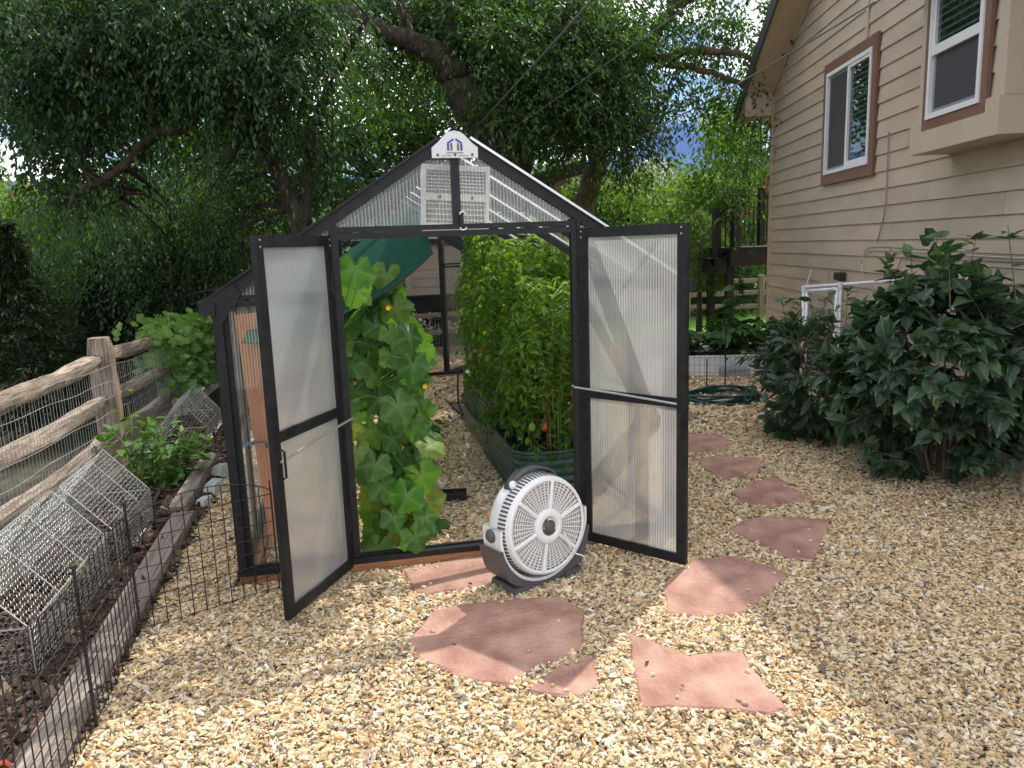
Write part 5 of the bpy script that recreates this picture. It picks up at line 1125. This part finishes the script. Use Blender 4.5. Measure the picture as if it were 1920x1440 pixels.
tree('broad_elm', 'big elm with a thick leaning dark trunk rising behind the greenhouse ridge',
 [[(975,640,11.5,.34),(955,430,11.5,.31),(938,330,11.5,.28),(905,240,11.4,.25),(868,180,11.3,.22),(838,118,11.2,.19),(775,80,11,.15),(715,58,10.8,.11),(640,10,10.6,.07)],
  [(945,345,11.5,.18),(952,260,11.6,.15),(938,190,11.8,.13),(935,90,12,.11),(970,-60,12,.08)], [(965,350,11.5,.14),(990,285,11.5,.12),(1012,200,11.6,.10),(1045,90,11.4,.08),(1090,-60,11,.06)],
  [(838,118,11.2,.10),(850,40,11.2,.08),(880,-80,11,.06)], [(775,80,11,.08),(740,-20,10.8,.06),(700,-120,10.6,.05)]],
 [(1010,60,12.1,220,100,1.0,1050),(820,30,11.9,150,60,.7,420),(1000,180,12.3,110,110,.7,480),(1110,170,11.4,110,110,.9,520),(1170,235,11.4,60,50,.6,120),(1070,225,11.6,80,35,.5,120),(740,-30,11.4,150,60,.8,240),(690,190,12,50,60,.6,40),(930,-110,11.5,350,80,1.4,260),(1120,20,11,120,70,.8,300),(950,60,10.7,80,60,.4,110),(1010,215,10.9,60,40,.4,60),(880,30,10.8,60,50,.4,70),(1000,130,10.8,80,60,.4,140),(950,210,10.9,45,70,.3,70),(700,110,11.6,60,40,.4,50)],
 LF['elm'], 16, .55, .55, .085)
tree('leaning_tree', 'slimmer tree with a warm brown trunk right of the shed roof',
 [[(1080,470,13,.20),(1094,390,13,.19),(1112,335,13,.17),(1132,262,13,.14),(1175,170,12.8,.12),(1215,90,12.6,.10),(1262,10,12.4,.09),(1310,-90,12,.07)],
  [(1215,90,12.6,.08),(1245,110,12.4,.07),(1300,95,12.2,.06),(1380,100,12,.045),(1460,130,12,.03)], [(1240,120,12.4,.06),(1300,128,12.3,.05),(1390,160,12.2,.04),(1440,220,12.2,.02)], [(1262,10,12.4,.07),(1350,-20,12,.06),(1450,-40,12,.04)]],
 [(1300,30,12.4,150,70,1.2,230),(1400,80,12.2,90,90,.9,150),(1250,150,12.3,70,60,.7,60),(1340,190,12.2,70,45,.7,50),(1405,230,12.4,45,80,.6,70),(1180,320,12.6,40,60,.5,60),(1180,180,12.6,70,90,.8,130),(1385,330,12.8,40,60,.5,50),(1370,-110,12.5,230,90,1.5,160)],
 LF['elm'], 15, .55, .6, .085, 'bark_warm')
tree('drooping_tree', 'large dark tree with drooping leafy branches filling the upper left',
 [[(585,640,9.6,0.149),(565,430,9.6,0.124),(532,345,9.6,0.105),(498,280,9.5,0.087),(445,222,9.3,0.074),(408,190,9.1,0.068),(335,158,8.8,0.062),(250,135,8.5,0.050),(150,100,8.2,0.031)],
  [(572,420,9.6,0.081),(580,300,9.7,0.068),(603,200,9.7,0.056),(640,120,9.6,0.043),(690,30,9.4,0.031)], [(408,190,9.1,0.050),(345,238,8.8,0.046),(285,258,8.6,0.046),(232,308,8.5,0.043),(192,338,8.4,0.034),(142,362,8.3,0.025),(128,410,8.2,0.012)],
  [(498,280,9.5,0.050),(470,180,9.3,0.050),(480,60,9,0.043),(500,-80,8.8,0.031)], [(230,312,8.5,0.012),(228,370,8.5,0.007)], [(603,200,9.7,0.031),(625,250,9.6,0.019),(612,330,9.6,0.012)]],
 [(140,70,8.6,170,110,1.0,760),(330,50,8.7,170,100,.9,600),(510,60,8.9,140,110,.8,520),(640,70,9.3,80,100,.7,230),(510,200,9.3,110,80,.6,190),(330,200,9.2,100,60,.5,90),(150,210,8.8,110,60,.6,130),(90,260,8.6,70,45,.5,60),(140,340,8.9,80,60,.5,120),(470,330,10.2,100,80,.7,150),(600,280,10.0,50,110,.6,110),(280,-90,8.8,400,90,1.4,420),(40,150,8.5,60,60,.5,90),(600,-60,9.2,130,60,.8,130),(400,410,10.8,180,90,.8,520),(250,480,11,140,80,.8,420),(380,520,11,160,80,.7,330),(420,110,8.2,120,60,.4,90),(560,140,8.3,80,60,.4,60)],
 LF['left'], 17, .55, .75, .075)
def bg_tree(name, label, px, py, dep, rx, rz, n, leaf, m, clump=.33, group='trees and tall bushes behind the garden', wid=.55, bark='bark', nc=60, taper=0):
    c = AT(px, py, dep); gz = float(hgt(c[0], c[1])); t = thing(name, label, 'tree', (c[0],c[1],gz), group); tr = MB()
    tr.tube(spline([(c[0],c[1],gz-.2),(c[0]+.1*rx,c[1],(gz+c[2])/2),(c[0],c[1],c[2]+.3*rz)],5), np.linspace(.07*rx+.04,.02,11), 7)
    e = rvec(nc)*(.45+.55*rng.random((nc,1))**.5)
    if taper: f_ = (e[:,2]+1)/2; e[:,:2] *= (1.05-taper*f_)[:,None]
    cc = c+e*V([rx,rx*.9,rz])
    for j in range(min(nc,14)): tr.tube(spline([(c[0],c[1],min(c[2],cc[j][2]-.1)), (c+cc[j])/2, cc[j]],4), np.linspace(.03*rx+.01,.008,9), 5, cap=False)
    tr.build('trunk', M[bark], t, smooth=True)
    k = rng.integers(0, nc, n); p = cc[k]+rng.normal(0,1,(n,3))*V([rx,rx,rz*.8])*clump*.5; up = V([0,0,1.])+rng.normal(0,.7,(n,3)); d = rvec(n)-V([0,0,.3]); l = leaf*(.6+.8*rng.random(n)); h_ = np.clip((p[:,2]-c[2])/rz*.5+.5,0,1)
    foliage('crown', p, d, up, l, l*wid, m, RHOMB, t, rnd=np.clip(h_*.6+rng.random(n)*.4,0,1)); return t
BG = [
 ('bushy_tree','bright green bushy tree at the far left edge',30,520,17,1.9,1.5,7000,.13,'bright'),
 ('bushy_tree','mid green bush under the arching limb on the left',160,510,17,1.9,1.5,7500,.12,'elm'),
 ('bushy_tree','tall sunlit tree seen through the arching limb',330,400,18,2.1,2.3,8000,.13,'bright'),
 ('bushy_tree','dark tree mass behind the left greenhouse eave',330,560,13.5,2.2,1.5,9000,.10,'elm'),
 ('bushy_tree','dark bush low behind the fence posts',130,600,12.5,1.7,1.1,9000,.09,'left'),
 ('bushy_tree','dark tree between the two spruces and the greenhouse eave',300,470,13,1.8,1.5,10000,.10,'left'),
 ('bushy_tree','tree directly left of the greenhouse peak',690,330,16,1.7,1.9,8000,.12,'elm'),
 ('bushy_tree','tree between the drooping tree and the elm trunk',800,250,18,1.8,2.2,7500,.13,'elm'),
 ('bushy_tree','shaded bushes seen through the greenhouse door',700,610,15,1.9,1.3,6500,.11,'elm'),
 ('bushy_tree','sunlit tree seen below the leaning tree crown',1190,420,19,1.7,1.5,8000,.12,'bright'),
 ('bushy_tree','sunlit bush behind the juniper',1330,440,22,2.4,1.6,8000,.14,'bright'),
 ('bushy_tree','tall green tree rising beside the house corner',1400,330,19,1.4,2.2,8000,.13,'bright'),
 ('bushy_tree','dark green tree behind the deck railing',1330,500,18,1.0,1.1,5000,.10,'elm'),
 ('bushy_tree','dark bush under the deck',1450,560,19,2.2,1.2,5500,.12,'elm'),
 ('bushy_tree','sunlit bush right of the shed corner',1060,430,20,1.6,1.8,6500,.13,'bright'),
 ('bushy_tree','high sunlit crown behind the left treetops',520,380,22,2.6,2.4,8000,.16,'bright'),
 ('bushy_tree','tall dark crown filling the gap behind the elm',930,110,17,3.0,2.0,13000,.13,'elm'),
 ('bushy_tree','dark crown high behind the drooping tree',420,120,16,3.6,2.0,14000,.13,'elm'),
 ('bushy_tree','dark crown behind the tall left treetops at the frame edge',90,130,16,2.3,1.5,9000,.13,'elm'),
 ('bushy_tree','distant bush at the far left below the sky gap',-60,430,30,4.2,2.6,7000,.2,'bright'),
]
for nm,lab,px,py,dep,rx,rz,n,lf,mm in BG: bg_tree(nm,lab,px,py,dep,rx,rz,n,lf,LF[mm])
def conifer(label, px, py_top, py_bot, dep, r, m, n=9000, name='spruce_tree', leaf=.07):
    top = AT(px,py_top,dep); bot = AT(px,py_bot,dep); t = thing(name, label, 'tree', (bot[0],bot[1],float(hgt(bot[0],bot[1]))), 'conifers beyond the fence'); gz = float(hgt(bot[0],bot[1])); H = top[2]-gz
    part('trunk', M['bark'], lambda b: b.tube([(bot[0],bot[1],gz-.1),(bot[0],bot[1],top[2])], [.09,.01], 7), t, smooth=True)
    f = rng.random(n)**1.3; a = rng.random(n)*2*pi; lay = np.round(f*16)/16; rr = r*(1.03-lay)*(.15+.85*rng.random(n)**.7)*(.8+.3*np.sin(a*7+lay*60)); z = gz+.15*H+.85*H*lay-.28*rr+rng.normal(0,.03,n)
    p = np.stack([bot[0]+rr*np.cos(a), bot[1]+rr*np.sin(a), z],1); d = np.stack([np.cos(a),np.sin(a),-.25+rng.normal(0,.25,n)],1)+rng.normal(0,.35,(n,3)); l = leaf*(.7+.8*rng.random(n))
    foliage('crown', p, d, V([0,0,1.])+rng.normal(0,.4,(n,3)), l, l*.16+.008, m, RHOMB, t)
conifer('dark spruce beyond the fence at the far left', 60, 420, 760, 9.8, 1.25, LF['conifer'], 14000, leaf=.09)
conifer('second dark spruce just beyond the nearest fence post', 215, 480, 760, 11, 1.2, LF['conifer'], 12000, leaf=.09)
def juniper():
    c = AT(1312,505,14.6); t = thing('juniper_bush', 'rounded grey green juniper bush beside the right door', 'bush', (c[0],c[1],0)); n = 9000
    f = rng.random(n); r = .60*np.sin(np.clip(.18+f*.82,0,1)*pi)**.75*(.55+.45*rng.random(n)**.4); a = rng.random(n)*2*pi; p = np.stack([c[0]+r*np.cos(a), c[1]+r*np.sin(a), .75+1.35*f+rng.normal(0,.05,n)],1)
    d = np.stack([np.cos(a)*.6,np.sin(a)*.6,np.full(n,.9)],1)+rng.normal(0,.35,(n,3)); l = .09*(.6+.8*rng.random(n))
    part('trunk', M['bark'], lambda b: b.tube([(c[0],c[1],-.1),(c[0],c[1],1.6)],[.07,.02],7), t)
    foliage('foliage', p, d, rvec(n), l, l*.22, LF['juniper'], RHOMB, t, rnd=np.clip(f*.6+rng.random(n)*.4,0,1))
juniper()
# far wooded slopes as one mass
n = 42000; az = np.radians(-50+100*rng.random(n)); dd = 34+70*rng.random(n)**1.2; base = CP_*V([1,1,0])+np.stack([np.sin(az+HA)*dd, np.cos(az+HA)*dd, np.zeros(n)],1)
cl = np.sin(az*41)*1.2+np.sin(az*97+dd*.2)*.8+np.sin(az*23+dd*.35)*1.2
gz = np.clip((dd-34)*.125,0,99)+np.where(base[:,0] < 0, -1.5, -.6); top = 3.2+cl*.8+.01*dd; p = base+np.stack([np.zeros(n),np.zeros(n),gz+top*rng.random(n)**.6-1.2],1); l = .42*(.6+.8*rng.random(n))
tag(foliage('far_woods', p, rvec(n)-V([0,0,.2]), V([0,0,1.])+rng.normal(0,.6,(n,3)), l, l*.7, LF['far'], RHOMB), 'far wooded slope of light green trees and scrub below the mountain', 'woods', kind='stuff')
# far slope ground (hillside under the woods) and blue mountain
P = []
for d_ in np.linspace(32,150,14):
    P.append([ (CP_[0]+math.sin(a+HA)*d_, CP_[1]+math.cos(a+HA)*d_, -1.2+(d_-32)*.125*(1 if d_ < 110 else 1)) for a in np.radians(np.linspace(-56,56,40))])
tag(MB().grid(P).build('hillside', mat('hillside_scrub', (.06,.085,.03), 1, (.12,.14,.06), .35), smooth=True), kind='structure')
ridge = [(-400,360),(-100,330),(100,345),(400,330),(700,330),(950,318),(1100,300),(1180,283),(1215,258),(1240,240),(1258,228),(1275,234),(1300,226),(1330,246),(1370,262),(1420,285),(1500,300),(1700,310),(2100,330)]
rx_ = np.linspace(-400,2100,120); ry_ = np.interp(rx_,[r[0] for r in ridge],[r[1] for r in ridge]); P = []
for j,(f,dm) in enumerate(((1,3400),(.75,3200),(.45,2950),(.2,2700),(-.1,2400))):
    row = []
    for x,y in zip(rx_,ry_):
        q = AT(x,y,3400); w = AT(x,y,dm); hz = q[2]*f+rng.normal(0,9)*(f < 1); row.append((w[0],w[1],hz))
    P.append(row)
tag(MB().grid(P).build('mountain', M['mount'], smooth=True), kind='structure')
def small_house(label, px, py, dep, w, h, wall, roofm):
    c = AT(px,py,dep); t = thing('distant_house', label, 'house', c); part('wall', wall, lambda b: b.box(c+V([0,0,-h]),(w,w*.7,h*3)), t); part('roof', roofm, lambda b: b.prism([c+V([-w*.58,-w*.4,h*.45]),c+V([w*.58,-w*.4,h*.45]),c+V([0,-w*.4,h*1.05])],(0,w*.8,0)), t)
small_house('tiny pale roofed house on the far slope under the blue mountain', 1224,322,100,4.2,1.6,M['white'],M['cablew'])
small_house('small red roofed building glimpsed between the trees at the far left', 48,372,34,.9,.7,M['terracotta'],M['terracotta'])
# shed behind the greenhouse
t = thing('garden_shed', 'tan sided shed on a dark raised platform behind the greenhouse', 'shed', (1.8,10.2,0)); X0,X1,Y0,Y1,ZB,ZT = .42,3.16,9.30,12.5,.93,3.0
zr_ = lambda x: 2.04+(x-.42)*.263
part('wall', M['siding_smooth'], lambda b: b.prism([(X0+.01,Y0+.02,ZB),(X1-.01,Y0+.02,ZB),(X1-.01,Y0+.02,zr_(X1)),(X0+.01,Y0+.02,zr_(X0))],(0,Y1-Y0,0)), t)
def shedlap(b):
    z = ZB
    while z < 2.72: b.grid([[(x,Y0+.02-o_,zz) for x in (max(X0+.02,.42+(zz-2.02)/.263),X1-.1)] for o_,zz in ((0,z),(.02,z),(.004,z+.145))]); b.grid([[(X1-.01+o_,y,zz) for y in (Y0+.1,Y1)] for o_,zz in ((0,z),(.02,z),(.004,z+.145))]); z += .145
part('lap_siding', M['siding'], shedlap, t)
part('corner_trim', M['siding_smooth'], lambda b: (b.box((X1-.04,Y0,(ZB+2.8)/2),(.10,.06,2.8-ZB)), b.box((X1+.01,Y0+.06,(ZB+2.8)/2),(.05,.10,2.8-ZB))), t)
part('corner_trim', M['siding_smooth'], lambda b: b.box((X0+.04,Y0,(ZB+2.05)/2),(.10,.06,2.05-ZB)), t)
part('roof', M['grey_roof'], lambda b: b.prism([(3.56,8.95,2.90),(3.56,8.95,3.14),(.1,8.95,2.23),(.1,8.95,1.99)],(0,5.2,0)), t)
wn = part('window', M['brown'], lambda b: (b.box((.98,Y0-.01,1.81),(.80,.05,.10)), b.box((.98,Y0-.01,2.12),(.80,.05,.06)), b.box((.60,Y0-.01,1.98),(.08,.05,.24)), b.box((1.36,Y0-.01,1.98),(.08,.05,.24))), t)
part('frame', M['white'], lambda b: (b.box((.98,Y0-.012,1.885),(.68,.05,.05)), b.box((.98,Y0-.012,2.07),(.68,.05,.04)), b.box((.66,Y0-.012,1.98),(.045,.05,.14)), b.box((1.30,Y0-.012,1.98),(.045,.05,.14))), wn); part('pane', M['glass'], lambda b: b.box((.98,Y0-.004,1.98),(.60,.02,.14)), wn)
part('platform', M['deck'], lambda b: (b.box(((X0+X1)/2,(Y0+Y1)/2-.1,ZB-.14),(X1-X0+.2,Y1-Y0+.4,.24)), b.box(((X0+X1)/2,(Y0+Y1)/2-.1,ZB-.01),(X1-X0+.25,Y1-Y0+.45,.03))), t)
for x,y in ((1.9,9.3),(3.0,9.3),(.6,12.2),(3.0,12.2)): part('support_post', M['deck'], lambda b: b.box((x,y,.35),(.14,.14,.9)), t)
part('brace', M['deck'], lambda b: b.bar((.7,9.2,.76),(1.85,9.2,.15),.12,.10), t)
# wire pen behind the greenhouse
t = thing('wire_pen', 'pale wire fenced pen seen through the open back of the greenhouse', 'pen', (.9,8.2,0)); p, q = V([.35,8.25,0]), V([1.75,8.45,.0])
part('rail', M['wood_fence'], lambda b: [b.bar(p+V([0,0,z]),q+V([0,0,z+.02]),.06,.07) for z in (.10,.38,.66)], t); part('wire_mesh', M['galv'], lambda b: ([b.tube([p+(q-p)*f,p+(q-p)*f+V([0,0,.66])],.0022,3,cap=False) for f in np.linspace(0,1,28)],[b.tube([p+V([0,0,z]),q+V([0,0,z])],.0022,3,cap=False) for z in np.linspace(.05,.6,8)]), t)
leafy('low_shrub', 'shaded low shrub beside the wire pen behind the greenhouse', 'bush', (.25,7.9,0), .55, .75, 260, .10, LF['elm'], RHOMB2, 9, 'twig', .5)
leafy('low_shrub', 'shaded shrub left behind the greenhouse back doorway', 'bush', (-.55,7.6,0), .6, .95, 300, .10, LF['elm'], RHOMB2, 9, 'twig', .5)
# overhead wires
def wire(label, a, b_, r, sag=.05, m='cable'):
    a = V(a); b_ = V(b_); pts = [a+(b_-a)*f-V([0,0,sag*4*f*(1-f)]) for f in np.linspace(0,1,24)]
    o = MB().tube(pts, r, 5).build('overhead_wire', M[m], loc=(a+b_)/2); tag(o, label, 'wire', 'overhead wires')
a = AT(876,256,12.4); b_ = AT(1112,-8,5.2); wire('thick twisted overhead cable running up from the greenhouse peak', a, a+(b_-a)*1.5, .009, .02)
a = AT(893,288,12.4); b_ = AT(1310,-8,5.2); wire('thin overhead wire right of the thick cable', a, a+(b_-a)*1.5, .0032, .02, 'cable')
wire('long thin wire from the shed across to the house gable', AT(975,360,13.2), AT(1640,4,8.0), .009, .12)
print('verts', sum(len(m.vertices) for m in bpy.data.meshes))
